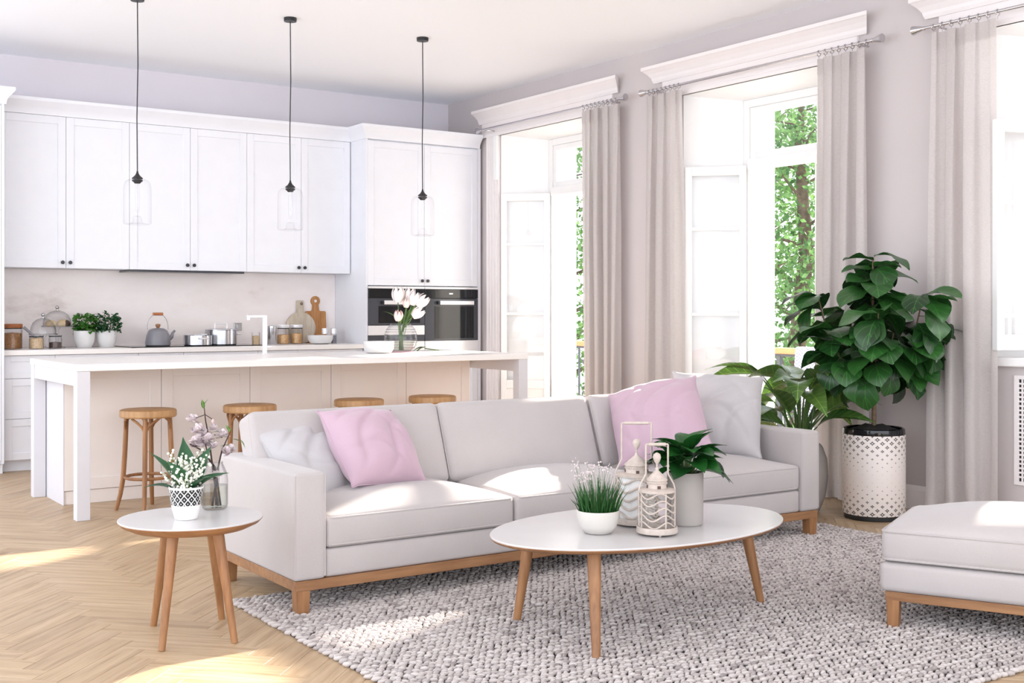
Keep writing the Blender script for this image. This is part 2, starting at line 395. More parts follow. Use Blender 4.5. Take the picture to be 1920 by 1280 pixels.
for c, a, b, s in WIN:
    z0 = s if s else -0.2
    prof = [(XR, a, ZT), (XF0, b, ZF), (XF1, b, ZF), (XF1, b - 0.05, ZF - 0.04), (XO, b - 0.05, ZF - 0.04)]
    for (xa, aa, za), (xb, ab, zb) in zip(prof, prof[1:]):
        w.add([(xa, c + aa, z0), (xb, c + ab, z0), (xb, c + ab, zb), (xa, c + aa, za)], [(0, 1, 2, 3)])
        w.add([(xa, c - aa, z0), (xb, c - ab, z0), (xb, c - ab, zb), (xa, c - aa, za)], [(3, 2, 1, 0)])
        w.add([(xa, c - aa, za), (xb, c - ab, zb), (xb, c + ab, zb), (xa, c + aa, za)], [(3, 2, 1, 0)])
        if s: w.add([(xa, c - aa, z0), (xb, c - ab, z0), (xb, c + ab, z0), (xa, c + aa, z0)], [(0, 1, 2, 3)])
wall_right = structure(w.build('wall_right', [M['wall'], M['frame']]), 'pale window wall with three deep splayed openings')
for k, (c, a, b, s) in enumerate(WIN):   # thresholds of the French windows
    if not s: MB().box(XF0 - 0.02, c - b, -0.03, XO, c + b, 0.012).build('threshold', M['stonegrey'], wall_right)

def sash(parent, hinge, angle, width, z0, z1, bars, panel_z=None, side=1):
    """an opened casement leaf: local x runs from the hinge to the free edge"""
    lf = link('casement', None, parent, hinge, angle)
    st, th = 0.052, 0.044
    fr = MB().box(0, -th / 2, z0, st, th / 2, z1).box(width - st, -th / 2, z0, width, th / 2, z1)
    fr.box(st, -th / 2, z1 - 0.07, width - st, th / 2, z1).box(st, -th / 2, z0, width - st, th / 2, z0 + 0.09)
    if panel_z: fr.box(st, -th / 2, panel_z - 0.04, width - st, th / 2, panel_z + 0.04)
    fr.build('leaf_frame', M['frame'], lf, bevel=0.004)
    zs = [panel_z + 0.04 if panel_z else z0 + 0.09] + list(bars) + [z1 - 0.07]
    for z in bars: MB().box(st, -0.014, z - 0.013, width - st, 0.014, z + 0.013).build('glazing_bar', M['frame'], lf, bevel=0.003)
    for za, zb in zip(zs, zs[1:]): MB().box(st - 0.004, -0.002, za, width - st + 0.004, 0.002, zb).build('pane', M['pane'], lf)
    if panel_z: MB().box(st, -0.01, z0 + 0.09, width - st, 0.01, panel_z - 0.04).build('leaf_panel', M['frame'], lf)
    return lf
LABW = ['tall French window nearest the kitchen, opened inwards', 'tall French window with trees behind it, opened inwards', 'sash window above the radiator grille, opened inwards']
for k, (c, a, b, s) in enumerate(WIN):
    wd = structure(link('window_%d' % (k + 1), None), LABW[k]); z0 = s if s else 0.012
    fr = MB(); t = 0.06
    fr.box(XF0, c - b, z0, XF1, c - b + t, ZF).box(XF0, c + b - t, z0, XF1, c + b, ZF).box(XF0, c - b + t, ZF - t, XF1, c + b - t, ZF)
    if s: fr.box(XF0, c - b + t, z0, XF1, c + b - t, z0 + t)
    fr.build('window_frame', M['frame'], wd, bevel=0.005)
    MB().box(XF0 - 0.02, c - b + t, 2.31, XF1, c + b - t, 2.39).build('transom_bar', M['frame'], wd, bevel=0.006)
    tf = MB(); u = 0.05; ya, yb, za, zb = c - b + t, c + b - t, 2.39, ZF - t
    tf.box(XF0 + 0.01, ya, za, XF1 - 0.01, ya + u, zb).box(XF0 + 0.01, yb - u, za, XF1 - 0.01, yb, zb).box(XF0 + 0.01, ya + u, za, XF1 - 0.01, yb - u, za + u).box(XF0 + 0.01, ya + u, zb - u, XF1 - 0.01, yb - u, zb)
    tl = tf.build('transom_light', M['frame'], wd, bevel=0.005)
    MB().box(6.638, ya + u, za + u, 6.642, yb - u, zb - u).build('pane', M['pane'], tl)
    if s:
        sash(wd, (XF0 - 0.03, c + b - t, 0), PI - 0.30, 0.46, z0 + 0.05, 2.335, [1.21, 1.86])
        sash(wd, (XF0 - 0.03, c - b + t, 0), PI + 0.85, 0.40, z0 + 0.05, 2.335, [1.21, 1.86])
        MB().box(XR - 0.05, c - a - 0.05, z0 - 0.045, XF0, c + a + 0.05, z0 + 0.005).build('window_sill', M['frame'], wd, bevel=0.008)
    else:
        sash(wd, (XF0 - 0.03, c + b - t, 0), PI - 0.80, 0.46, 0.03, 2.335, [1.21, 1.86], 0.55)
        sash(wd, (XF0 - 0.03, c - b + t, 0), PI + 0.80, 0.46, 0.03, 2.335, [1.21, 1.86], 0.55)

# surrounds: fluted pilasters, frieze and crowned head of each window
LABT = ['moulded head and fluted casing of the window nearest the kitchen', 'moulded head and casing of the window with trees behind it', 'moulded head and casing of the window over the radiator grille']
for k, (c, a, b, s) in enumerate(WIN):
    tr = structure(link('trim_%d' % (k + 1), None), LABT[k])
    H2 = a + 0.22
    for sg in (-1, 1):
        ya, yb = sorted((c + sg * (a + 0.012), c + sg * (H2)))
        if k == 0 and sg == 1: yb = min(yb, 9.64)
        bx = MB().box(XR - 0.026, ya, 0 if not s else 0.0, XR, yb, ZT + 0.02)
        bx.build('casing', M['trim'], tr, bevel=0.004)
        fl = MB()
        for j in range(4):
            yy = ya + 0.03 + j * (yb - ya - 0.06) / 3
            fl.tube([(XR - 0.028, yy, 0.25), (XR - 0.028, yy, ZT - 0.06)], 0.009, 8)
        fl.build('fluting', M['trim'], tr, smooth=S30)
        if sg == 1: MB().box(XR - 0.05, ya - 0.005, ZT - 0.42, XR - 0.02, ya + 0.05, ZT).build('capital', M['frame'], tr, bevel=0.004)
    MB().box(XR - 0.024, c - H2, ZT + 0.0, XR, c + H2 if k else 9.64, ZT + 0.17).box(XR - 0.034, c - H2, ZT, XR, c + H2 if k else 9.64, ZT + 0.03).build('frieze', M['trim'], tr, bevel=0.003)
    prof = [(XR, 3.03), (XR - 0.035, 3.03), (XR - 0.045, 3.05), (XR - 0.05, 3.07), (XR - 0.075, 3.10), (XR - 0.105, 3.125), (XR - 0.115, 3.13), (XR - 0.115, 3.155), (XR, 3.155)]
    ya, yb = c - H2 - 0.06, (c + H2 + 0.06) if k else 9.66
    q = MB(); n = len(prof); e = [(XR - p[0]) * 0.8 for p in prof]
    vs = [(p[0], ya - (0 if i in (0, n - 1) and 0 else d), p[1]) for i, (p, d) in enumerate(zip(prof, e))] + [(p[0], yb + (d if k else d * 0.3), p[1]) for p, d in zip(prof, e)]
    q.add(vs, [tuple(range(n)), tuple(range(n, 2 * n))[::-1]] + [(i, n + i, n + (i + 1) % n, (i + 1) % n) for i in range(n)])
    q.build('crown_moulding', M['trim'], tr)
bb = structure(link('baseboard_right', None), 'white skirting along the window wall')
for ya, yb in ((4.56, 5.10), (7.10, 7.62)):
    MB().prism([(XR, 0), (XR, 0.145), (XR - 0.008, 0.15), (XR - 0.02, 0.12), (XR - 0.022, 0)], 'y', ya, yb).build('skirting', M['trim'], bb)

# balcony; unseen ground, made pale to bounce sunlight up into the room
structure(MB().box(XO, 2.0, -0.22, 7.62, 10.4, -0.06).build('balcony_floor', M['stonegrey']), 'stone balcony outside the French windows')
structure(MB().box(XO + 0.01, -20, -4.6, 70, 70, -4.4).build('ground_bounce', M['bounceground']), 'unseen ground far below the balcony, made pale to bounce light')
# ------------------------------------------------------------------ kitchen run
def shaker(parent, x0, x1, z0, z1, y, mt, knob=None, pull=None, stile=0.062, g=0.0015, name='door'):
    """a framed door or drawer front facing -Y, its recessed panel and its knob"""
    x0 += g; x1 -= g; z0 += g; z1 -= g; t = 0.02
    d = MB().box(x0, y, z0, x0 + stile, y + t, z1).box(x1 - stile, y, z0, x1, y + t, z1).box(x0 + stile, y, z0, x1 - stile, y + t, z0 + stile).box(x0 + stile, y, z1 - stile, x1 - stile, y + t, z1)
    d = d.build(name, mt, parent, bevel=0.0015, seg=1)
    MB().box(x0 + stile - 0.002, y + 0.009, z0 + stile - 0.002, x1 - stile + 0.002, y + t - 0.002, z1 - stile + 0.002).build('panel', mt, d)
    if knob:
        kx = x0 + 0.028 if knob < 0 else x1 - 0.028
        MB().lathe([(0.0001, -0.026), (0.013, -0.026), (0.0155, -0.02), (0.0145, -0.012), (0.006, -0.009), (0.006, 0.0)], 14).xform(Matrix.Translation((kx, y, z0 + 0.045)) @ Matrix.Rotation(-PI / 2, 4, 'X')).build('knob', M['knob'], d, smooth=S30)
    if pull:
        cx, cz = pull
        MB().box(cx - 0.042, y - 0.024, cz - 0.005, cx + 0.042, y - 0.016, cz + 0.005).box(cx - 0.038, y - 0.018, cz - 0.004, cx - 0.03, y, cz + 0.004).box(cx + 0.03, y - 0.018, cz - 0.004, cx + 0.038, y, cz + 0.004).build('handle', M['black'], d, bevel=0.002)
    return d
YU, YT, YBASE = 9.95, 9.65, 9.70
UX = [1.945, 2.463, 2.972, 3.488, 3.997, 4.514, 5.005]
ULAB = ['white wall cabinet above the cake stands and herbs', 'white wall cabinet above the kettle and pans', 'white wall cabinet above the cutting boards']
for k in range(3):
    xa, xm, xb = UX[2 * k], UX[2 * k + 1], UX[2 * k + 2]
    t = thing('wall_cabinet', ULAB[k], 'cabinet', (0, 0, 0), 0, 'wall cabinets in a row')
    MB().box(xa + 0.001, YU + 0.021, 1.582, xb - 0.001, YB - 0.002, 2.80).build('body', M['cab'], t)
    shaker(t, xa, xm, 1.58, 2.80, YU, M['cab'], 1); shaker(t, xm, xb, 1.58, 2.80, YU, M['cab'], -1)
def cornice(name, lab, xa, xb, yf, z0=2.80, z1=2.925, left=False, right=False):
    prof = [(0.0, z0), (0.012, z0), (0.016, z0 + 0.03), (0.03, z0 + 0.055), (0.06, z0 + 0.09), (0.068, z0 + 0.10), (0.068, z1), (0.0, z1)]
    n = len(prof); q = MB(); vs = []
    for x, side in ((xa, -1 if left else 0), (xb, 1 if right else 0)):
        vs += [(x + side * p[0], yf - p[0], p[1]) for p in prof]
    q.add(vs, [tuple(range(n))[::-1], tuple(range(n, 2 * n))] + [(i, (i + 1) % n, n + (i + 1) % n, n + i) for i in range(n)])
    for side, on, x in ((-1, left, xa), (1, right, xb)):
        if on:
            vs = [(x + side * p[0], yf - p[0], p[1]) for p in prof] + [(x + side * p[0], YB - 0.003, p[1]) for p in prof]
            fs = [tuple(range(n)), tuple(range(n, 2 * n))[::-1]] + [(i, n + i, n + (i + 1) % n, (i + 1) % n) for i in range(n)]
            q.add(vs, fs if side < 0 else [f[::-1] for f in fs])
    q.box(xa, yf, z0, xb, YB - 0.003, z1 - 0.004)
    o = q.build(name, M['cab'], smooth=math.radians(25)); return structure(o, lab)
cornice('trim_4', 'white cornice on the wall cabinets', 1.945, 5.0, YU)
cornice('trim_5', 'white cornice on the oven housing', 5.012, 6.235, YT, left=True)
cornice('trim_6', 'white cornice on the tall cabinet at the edge', 0.75, 1.925, 9.60, right=True)

t = thing('oven_housing', 'tall white cabinet holding the two built-in ovens', 'cabinet')
h = MB(); h.box(5.012, YT, 0.08, 5.03, YB - 0.002, 2.80).box(6.215, YT, 0.08, 6.25, YB - 0.002, 2.80).box(5.03, YT + 0.022, 1.468, 6.215, YB - 0.002, 2.80).box(5.03, YT + 0.022, 0.08, 6.215, YB - 0.002, 0.845).box(5.03, YB - 0.05, 0.845, 6.215, YB - 0.002, 1.468)
h.build('body', M['cab'], t)
shaker(t, 5.03, 5.622, 1.47, 2.79, YT, M['cab'], 1); shaker(t, 5.622, 6.215, 1.47, 2.79, YT, M['cab'], -1)
shaker(t, 5.03, 5.622, 0.10, 0.845, YT, M['cab'], name='drawer_front'); shaker(t, 5.622, 6.215, 0.10, 0.845, YT, M['cab'], name='drawer_front')
MB().box(5.02, YT + 0.05, 0.0, 6.24, YB - 0.05, 0.08).build('plinth', M['cab'], t)
MB().box(6.2505, YT + 0.03, 0.0, 6.252, YT + 0.05, 2.8).build('filler', M['cab'], t)
def oven(x0, x1, lab, compact):
    t = thing('oven', lab, 'oven', ((x0 + x1) / 2, YT, 0.85)); w = (x1 - x0) / 2 - 0.003
    y = -0.012
    MB().box(-w, 0.012, 0.0, w, 0.5, 0.612).build('body', M['black'], t)
    MB().box(-w, y, 0.0, w, 0.012, 0.105).build('base_trim', M['steelw'], t, bevel=0.002)
    MB().box(-w, y, 0.592, w, 0.012, 0.612).build('top_trim', M['steelw'], t, bevel=0.002)
    cp = MB().box(-w, y, 0.505, w, 0.012, 0.59).build('control_panel', M['blackgloss'], t, bevel=0.002)
    MB().box(-0.03, y - 0.001, 0.543, 0.01, y, 0.555).build('display', M['steelw'], cp)
    zl = 0.255 if compact else 0.107
    dr = MB().box(-w, y, zl, w, 0.012, 0.502).build('door', M['greyglass'], t, bevel=0.002)
    MB().box(-w + 0.10, y - 0.0015, zl + 0.02, w - 0.05, y, 0.43).build('door_window', M['blackgloss'], dr)
    hd = MB().box(-w + 0.14, y - 0.045, 0.445, w - 0.07, y - 0.028, 0.482).build('handle', M['steelw'], dr, bevel=0.004)
    MB().box(-w + 0.12, y - 0.04, 0.450, -w + 0.14, y, 0.477).box(w - 0.07, y - 0.04, 0.450, w - 0.055, y, 0.477).build('handle_bracket', M['black'], hd)
    if compact:
        MB().box(-w, y, 0.165, w, 0.012, 0.252).build('drawer_band', M['steelw'], t, bevel=0.002)
        MB().box(-w, y, 0.107, w, 0.012, 0.163).build('warming_drawer', M['greyglass'], t, bevel=0.002)
oven(5.03, 5.622, 'compact black oven with a warming drawer, behind the tulips', True)
oven(5.622, 6.215, 'black built-in oven with a full height door, next to the window wall', False)

t = thing('tall_cabinet', 'tall white cabinet at the edge of the kitchen run', 'cabinet')
MB().box(0.75, 9.622, 0.08, 1.925, YB - 0.002, 2.80).build('body', M['cab'], t)
for xa, xb, kn in ((0.75, 1.33, 1), (1.33, 1.905, -1)):
    shaker(t, xa, xb, 0.10, 2.0, 9.60, M['cab'], None); shaker(t, xa, xb, 2.0, 2.79, 9.60, M['cab'], None)
MB().box(1.905, 9.60, 0.08, 1.925, 9.63, 2.80).build('end_panel', M['cab'], t)
MB().box(0.75, 9.66, 0.0, 1.925, YB - 0.05, 0.08).build('plinth', M['cab'], t)

BLAB = ['white drawer unit beside the tall cabinet, with black bar handles', 'white drawer unit under the hob', 'white drawer unit beside the oven housing']
BX = [1.945, 2.972, 3.997, 5.005]
for k in range(3):
    xa, xb = BX[k], BX[k + 1]; t = thing('drawer_unit', BLAB[k], 'cabinet', (0, 0, 0), 0, 'base drawer units')
    MB().box(xa, YBASE + 0.021, 0.085, xb, YB - 0.002, 0.895).build('body', M['cab'], t)
    MB().box(xa, YBASE + 0.06, 0.0, xb, YB - 0.05, 0.085).build('plinth', M['cab'], t)
    for za, zb in ((0.715, 0.893), (0.405, 0.715), (0.088, 0.405)):
        for a, b in ((xa, (xa + xb) / 2 - 0.14), ((xa + xb) / 2 - 0.14, xb)):
            shaker(t, a, b, za, zb, YBASE, M['cab'], None, ((a + b) / 2 if a > xa else b - 0.13, zb - 0.085 if zb > 0.8 else zb - 0.075), 0.055 if zb < 0.8 else 0.045, name='drawer')
tag(MB().box(1.927, 9.665, 0.895, 5.010, YB - 0.0005, 0.935).build('worktop', M['top'], bevel=0.003), 'white stone worktop along the kitchen wall', 'worktop')
structure(MB().box(1.93, YB - 0.022, 0.937, 5.01, YB, 1.58).build('backsplash_panel', M['marble']), 'pale pink marble backsplash')
tag(MB().box(2.98, YU + 0.03, 1.563, 3.985, YB - 0.03, 1.581).build('extractor_hood', M['greyglass'], bevel=0.002), 'slim grey extractor set under the wall cabinets', 'hood')
tag(MB().box(2.93, 9.76, 0.935, 4.10, 10.23, 0.942).build('hob', M['blackgloss'], bevel=0.002), 'black glass hob under the kettle and pans', 'hob')

# ------------------------------------------------------------------ island
IX0, IX1, IY0, IY1 = 1.84, 5.085, 7.20, 8.37
t = thing('island_table', 'white island worktop on square legs with aprons', 'worktop')
MB().box(IX0, IY0, 0.88, IX1, IY1, 0.92).build('tabletop', M['top'], t, bevel=0.003)
lw = 0.078
for xa in (IX0 + 0.004, IX1 - lw - 0.004):
    for ya in (IY0 + 0.004, IY1 - lw - 0.004):
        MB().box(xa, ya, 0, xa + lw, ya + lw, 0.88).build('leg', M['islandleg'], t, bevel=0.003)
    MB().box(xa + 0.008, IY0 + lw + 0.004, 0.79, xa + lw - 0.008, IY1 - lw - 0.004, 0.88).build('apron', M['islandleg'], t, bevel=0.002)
t = thing('island_cabinet', 'cream panelled cabinet under the island worktop', 'cabinet')
PX = [1.930, 2.556, 3.177, 3.795, 4.418, 5.0]
MB().box(1.932, 7.871, 0.085, 4.985, 8.34, 0.878).build('body', M['island'], t)
MB().box(1.932, 7.862, 0.0, 4.985, 8.33, 0.085).build('plinth', M['island'], t, bevel=0.002)
for a, b in zip(PX, PX[1:]): shaker(t, a, min(b, 4.985), 0.088, 0.877, 7.85, M['island'], stile=0.075, name='back_panel')
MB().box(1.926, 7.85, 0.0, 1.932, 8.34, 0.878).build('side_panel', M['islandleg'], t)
tag(MB().box(3.05, 8.03, 0.9195, 3.40, 8.24, 0.9212).box(3.07, 8.05, 0.9190, 3.38, 8.22, 0.9216).build('sink', M['steelw'], bevel=0.0003, seg=1), 'shallow steel sink let into the island beside the tap', 'sink')
t = thing('tap', 'tall square chrome tap on the island', 'tap', (3.41, 8.15, 0.9202))
MB().box(-0.02, -0.02, 0, 0.02, 0.02, 0.008).build('base', M['steelw'], t, bevel=0.002)
MB().box(-0.014, -0.014, 0.008, 0.014, 0.014, 0.285).build('column', M['steelw'], t, bevel=0.003)
MB().box(-0.135, -0.012, 0.268, -0.014, 0.012, 0.285).box(-0.135, -0.010, 0.25, -0.115, 0.010, 0.268).build('spout', M['steelw'], t, bevel=0.002)
MB().box(0.014, -0.006, 0.05, 0.05, 0.006, 0.062).build('lever', M['steelw'], t, bevel=0.002)

# ------------------------------------------------------------------ bar stools
def stool():
    t = thing('bar_stool', '', 'stool', (0, 0, 0), 0, 'bentwood stools at the island')
    zt = 0.625; R = 0.172
    MB().lathe([(0.0001, zt), (R - 0.012, zt), (R - 0.003, zt - 0.004), (R, zt - 0.012), (R, zt - 0.04), (R - 0.006, zt - 0.048), (0.0001, zt - 0.048)], 40).build('seat', M['oaklight'], t, smooth=S30)
    MB().ring((0, 0, 0.205), 0.138, 0.010, 40, 8).build('foot_ring', M['oak'], t, smooth=S30)
    for i in range(4):
        a = PI / 4 + i * PI / 2 + 0.35; c, s = math.cos(a), math.sin(a)
        pts = [(0.130, zt - 0.046), (0.134, 0.48), (0.140, 0.35), (0.150, 0.2), (0.166, 0.1), (0.192, 0.0)]
        lg = MB().tube([(r * c, r * s, z) for r, z in pts], [0.015, 0.0155, 0.016, 0.0155, 0.0145, 0.0125], 10).build('leg', M['oak'], t, smooth=S30)
        for sg in (-1, 1):
            b = a + sg * 0.62; r2 = 0.142
            MB().tube([(0.134 * c, 0.134 * s, 0.485), (0.137 * math.cos(a + sg * 0.15), 0.137 * math.sin(a + sg * 0.15), 0.525), (r2 * math.cos(a + sg * 0.38), r2 * math.sin(a + sg * 0.38), 0.555), (r2 * math.cos(b), r2 * math.sin(b), zt - 0.05)], 0.0075, 8).build('brace', M['oak'], lg, smooth=S30)
    return t
ST = [(2.325, 7.40, 0.0), (2.985, 7.38, 0.5), (3.80, 7.42, 0.2), (4.385, 7.41, 0.8)]
SLAB = ['wooden bar stool nearest the island corner leg, seen whole to its feet', 'wooden bar stool just above the sofa arm', 'wooden bar stool above the pink cushion, only its seat in view', 'wooden bar stool farthest from the side table, only its seat in view']
proto = stool()
for k, (x, y, a) in enumerate(ST):
    o = proto if k == 0 else copy_tree(proto); o.location = (x, y, 0); o.rotation_euler.z = a; o['label'] = SLAB[k]

# ------------------------------------------------------------------ pendants
def pendant():
    t = thing('pendant_lamp', '', 'lamp', (0, 0, ZC), 0, 'glass pendant lamps over the island')
    zt = -1.20; zb = -1.51
    MB().lathe([(0.0001, 0), (0.045, 0), (0.046, -0.004), (0.044, -0.026), (0.0001, -0.028)], 24).build('ceiling_rose', M['black'], t, smooth=S30)
    MB().tube([(0, 0, -0.026), (0.004, 0.001, -0.45), (-0.003, 0, -0.8), (0, 0, zt + 0.035)], 0.0038, 8).build('cord', M['black'], t, smooth=S30)
    MB().lathe([(0.005, zt + 0.045), (0.008, zt + 0.03), (0.016, zt + 0.016), (0.030, zt + 0.003), (0.036, zt - 0.002), (0.034, zt - 0.008), (0.0001, zt - 0.008)], 24).build('cap', M['black'], t, smooth=S30)
    MB().lathe([(0.0001, zt - 0.014), (0.034, zt - 0.014), (0.035, zt - 0.022), (0.024, zt - 0.03), (0.018, zt - 0.038), (0.0001, zt - 0.038)], 24).build('lamp_holder', M['black'], t, smooth=S30)
    g = MB().lathe([(0.03, zt - 0.010), (0.055, zt - 0.012), (0.072, zt - 0.020), (0.084, zt - 0.038), (0.089, zt - 0.065), (0.090, zt - 0.18), (0.090, zb + 0.012), (0.086, zb + 0.003), (0.074, zb), (0.045, zb + 0.006), (0.030, zb + 0.016), (0.026, zb + 0.05), (0.0, zb + 0.06)], 40)
    g.build('glass_shade', M['glasslamp'], t, smooth=math.radians(50))
    b = MB().lathe([(0.012, zt - 0.038), (0.013, zt - 0.06), (0.016, zt - 0.10), (0.016, zt - 0.20), (0.010, zt - 0.225), (0.0005, zt - 0.23)], 16).build('bulb', M['glasslamp'], t, smooth=S30)
    MB().tube([(0.004, 0, zt - 0.04), (0.005, 0, zt - 0.2), (-0.004, 0, zt - 0.2), (-0.004, 0, zt - 0.05)], 0.0013, 5).build('filament', M['steel'], b)
    return t
PLAB = ['glass pendant on a black cord above the wooden stool nearest the island corner', 'glass pendant on a black cord, the middle one of three', 'glass pendant on a black cord in front of the oven housing']
proto = pendant()
for k, (x, y) in enumerate(((2.42, 7.93), (3.49, 7.88), (4.576, 7.88))):
    o = proto if k == 0 else copy_tree(proto); o.location = (x, y, ZC); o['label'] = PLAB[k]
# ------------------------------------------------------------------ curtains and rods
def curtain(label, y_far, y_near, folds, seed, z1=2.915, xc=6.165, spread=1.06, cut=None):
    """a hanging sheet: s runs across the cloth, t from the heading (0) to the hem (1)"""
    rnd = random.Random(seed); ns, ntt = folds * 16, 34
    ph = [rnd.uniform(0, 6.28) for _ in range(6)]; yc = (y_far + y_near) / 2; hw = (y_far - y_near) / 2
    t = thing('curtain', label, 'curtain', (xc, yc, 0), 0, 'sheer linen curtains')
    def sheet(ta, tb, nt_, off=0):
        vs = []; fs = []
        for j in range(nt_ + 1):
            tt = ta + (tb - ta) * j / nt_; z = z1 + (0.012 - z1) * tt
            for i in range(ns + 1):
                s = i / ns; w = 1 + (spread - 1) * tt + 0.04 * math.sin(2.2 * tt + ph[0]) - 0.04 * math.sin(ph[0])
                a = 2 * PI * folds * (s + 0.02 * math.sin(6.28 * s + ph[1]) + 0.035 * tt * math.sin(5 * s + ph[2])) + ph[5]
                amp = (0.016 + 0.020 * min(1, tt * 3)) * (1 + 0.35 * math.sin(9 * s + ph[3] + tt))
                q = math.sin(a); q = math.copysign(abs(q) ** 0.6, q)
                y = hw * w * (1 - 2 * s) + 0.016 * math.sin(2 * a + 0.5) * (1 - 0.5 * tt)
                x = amp * q + 0.01 * math.sin(3 * tt + 4 * s + ph[4]) + (0.012 * math.sin(30 * s + ph[2]) if tt > 0.97 else 0)
                vs.append((x - off, y, z))
        for j in range(nt_):
            for i in range(ns): fs.append((j * (ns + 1) + i, j * (ns + 1) + i + 1, (j + 1) * (ns + 1) + i + 1, (j + 1) * (ns + 1) + i))
        return MB().add(vs, fs)
    sheet(0, 1, ntt).build('cloth', M['curtain'], t, smooth=1.2)
    sheet(0.0, 0.036, 2, 0.003).build('heading', M['curtain'], t, smooth=1.2)
    sheet(0.965, 1.0, 2, 0.003).build('hem', M['curtain'], t, smooth=1.2)
    return t
curtain('linen curtain on the kitchen window, in front of the iron balustrade', 7.93, 7.46, 4, 3)
curtain('linen curtain beside the opened casement with trees, on the kitchen side', 7.14, 6.73, 3, 8)
curtain('linen curtain between the trees and the fiddle leaf fig', 5.385, 4.985, 3, 15)
curtain('linen curtain beside the radiator grille', 4.50, 4.06, 3, 21, spread=1.10)
RL = ['metal curtain rod over the window nearest the kitchen', 'metal curtain rod over the window with trees', 'metal curtain rod over the window with the radiator grille']
RINGS = [(7.50, 7.93, 9), (6.75, 7.09, 8), (4.06, 4.49, 8)]
RINGS2 = [None, (4.99, 5.38, 8), None]
for k, (ya, yb) in enumerate(((7.46, 9.50), (4.95, 7.10), (2.45, 4.55))):
    zr = 2.955; t = thing('curtain_rod', RL[k], 'curtain rod', (6.165, (ya + yb) / 2, zr), 0, 'curtain rods over the windows'); h = (yb - ya) / 2
    MB().tube([(0, -h, 0), (0, h, 0)], 0.0105, 12).build('rod', M['chrome'], t, smooth=S30)
    for sg in (-1, 1):
        MB().lathe([(0.0105, 0), (0.014, 0.004), (0.012, 0.012), (0.016, 0.03), (0.027, 0.075), (0.029, 0.085), (0.0001, 0.087)], 20).xform(Matrix.Translation((0, sg * h, 0)) @ Matrix.Rotation(-sg * PI / 2, 4, 'X')).build('finial', M['chrome'], t, smooth=S30)
        MB().tube([(0, sg * (h - 0.09), 0), (0.095, sg * (h - 0.09), 0)], 0.007, 8).lathe([(0.022, 0), (0.022, 0.012), (0.0001, 0.012)], 16, (0, 0, 0)).build('bracket', M['chrome'], t, smooth=S30) if False else MB().tube([(0, sg * (h - 0.09), -0.012), (0.085, sg * (h - 0.09), -0.012)], 0.007, 8).build('bracket', M['chrome'], t, smooth=S30)
    for rg in (RINGS[k], RINGS2[k]):
        if not rg: continue
        a, b, n = rg
        for i in range(n):
            y = a + (b - a) * i / (n - 1) - (ya + yb) / 2
            MB().ring((0, y, -0.006), 0.019, 0.003, 16, 6, 'y').tube([(0, y, -0.025), (0, y, -0.043)], 0.002, 5).build('ring', M['chrome'], t, smooth=S30)

# ------------------------------------------------------------------ radiator grille under the third window
t = thing('radiator_grille', 'white perforated radiator grille under the window sill', 'grille', (XR, 3.57, 0.235)); gw = 0.455
MB().box(-0.012, -gw, 0, 0, -gw + 0.03, 0.63).box(-0.012, gw - 0.03, 0, 0, gw, 0.63).box(-0.012, -gw + 0.03, 0, 0, gw - 0.03, 0.022).box(-0.012, -gw + 0.03, 0.608, 0, gw - 0.03, 0.63).build('frame', M['trim'], t, bevel=0.002)
MB().box(-0.0025, -gw + 0.03, 0.022, -0.001, gw - 0.03, 0.608).build('backing', M['black'], t)
lt = MB()
for i in range(1, 33): y = -gw + 0.03 + i * 0.0259; lt.box(-0.009, y - 0.005, 0.022, -0.003, y + 0.005, 0.608)
for i in range(1, 23): z = 0.022 + i * 0.0255; lt.box(-0.0095, -gw + 0.03, z - 0.005, -0.0028, gw - 0.03, z + 0.005)
lt.build('lattice', M['trim'], t)

# ------------------------------------------------------------------ soft shapes
def soft_box(sx, sy, sz, r=0.03, crown=0.0, n=14, m=10, seed=0, wob=0.004, sag=0.0):
    """an upholstered block centred on x,y with its base at z=0; the top bulges by crown"""
    bm = bmesh.new(); bmesh.ops.create_cube(bm, size=1.0)
    for v in bm.verts: v.co = Vector((v.co.x * sx, v.co.y * sy, (v.co.z + 0.5) * sz))
    bmesh.ops.bevel(bm, geom=list(bm.edges), offset=r, segments=3, profile=0.5, affect='EDGES')
    bmesh.ops.triangulate(bm, faces=[])
    def cut(axis, cnt, size, start):
        for i in range(1, cnt):
            p = start + size * i / cnt; no = Vector((1 if axis == 0 else 0, 1 if axis == 1 else 0, 1 if axis == 2 else 0))
            co = no * p; bmesh.ops.bisect_plane(bm, geom=list(bm.verts) + list(bm.edges) + list(bm.faces), plane_co=co, plane_no=no, dist=1e-5)
    cut(0, n, sx, -sx / 2); cut(1, m, sy, -sy / 2)
    rnd = random.Random(seed); ph = [rnd.uniform(0, 6.28) for _ in range(6)]
    for v in bm.verts:
        x, y, z = v.co; u = 2 * x / sx; w = 2 * y / sy; k = max(0, 1 - abs(u) ** 2.6) * max(0, 1 - abs(w) ** 2.6); tz = z / sz
        v.co.z += crown * k * (1 if tz > 0.5 else 0) + wob * math.sin(5 * x + ph[0]) * math.sin(6 * y + ph[1]) * (tz > 0.5) * k
        v.co.y += math.copysign(wob * 1.2, y) * math.sin(7 * x + ph[2]) * (abs(w) > 0.85) * (1 - abs(2 * tz - 1)) * 0.6
    me = bpy.data.meshes.new('soft'); bm.to_mesh(me); bm.free()
    me.polygons.foreach_set('use_smooth', [True] * len(me.polygons)); me.set_sharp_from_angle(angle=math.radians(50)); return me
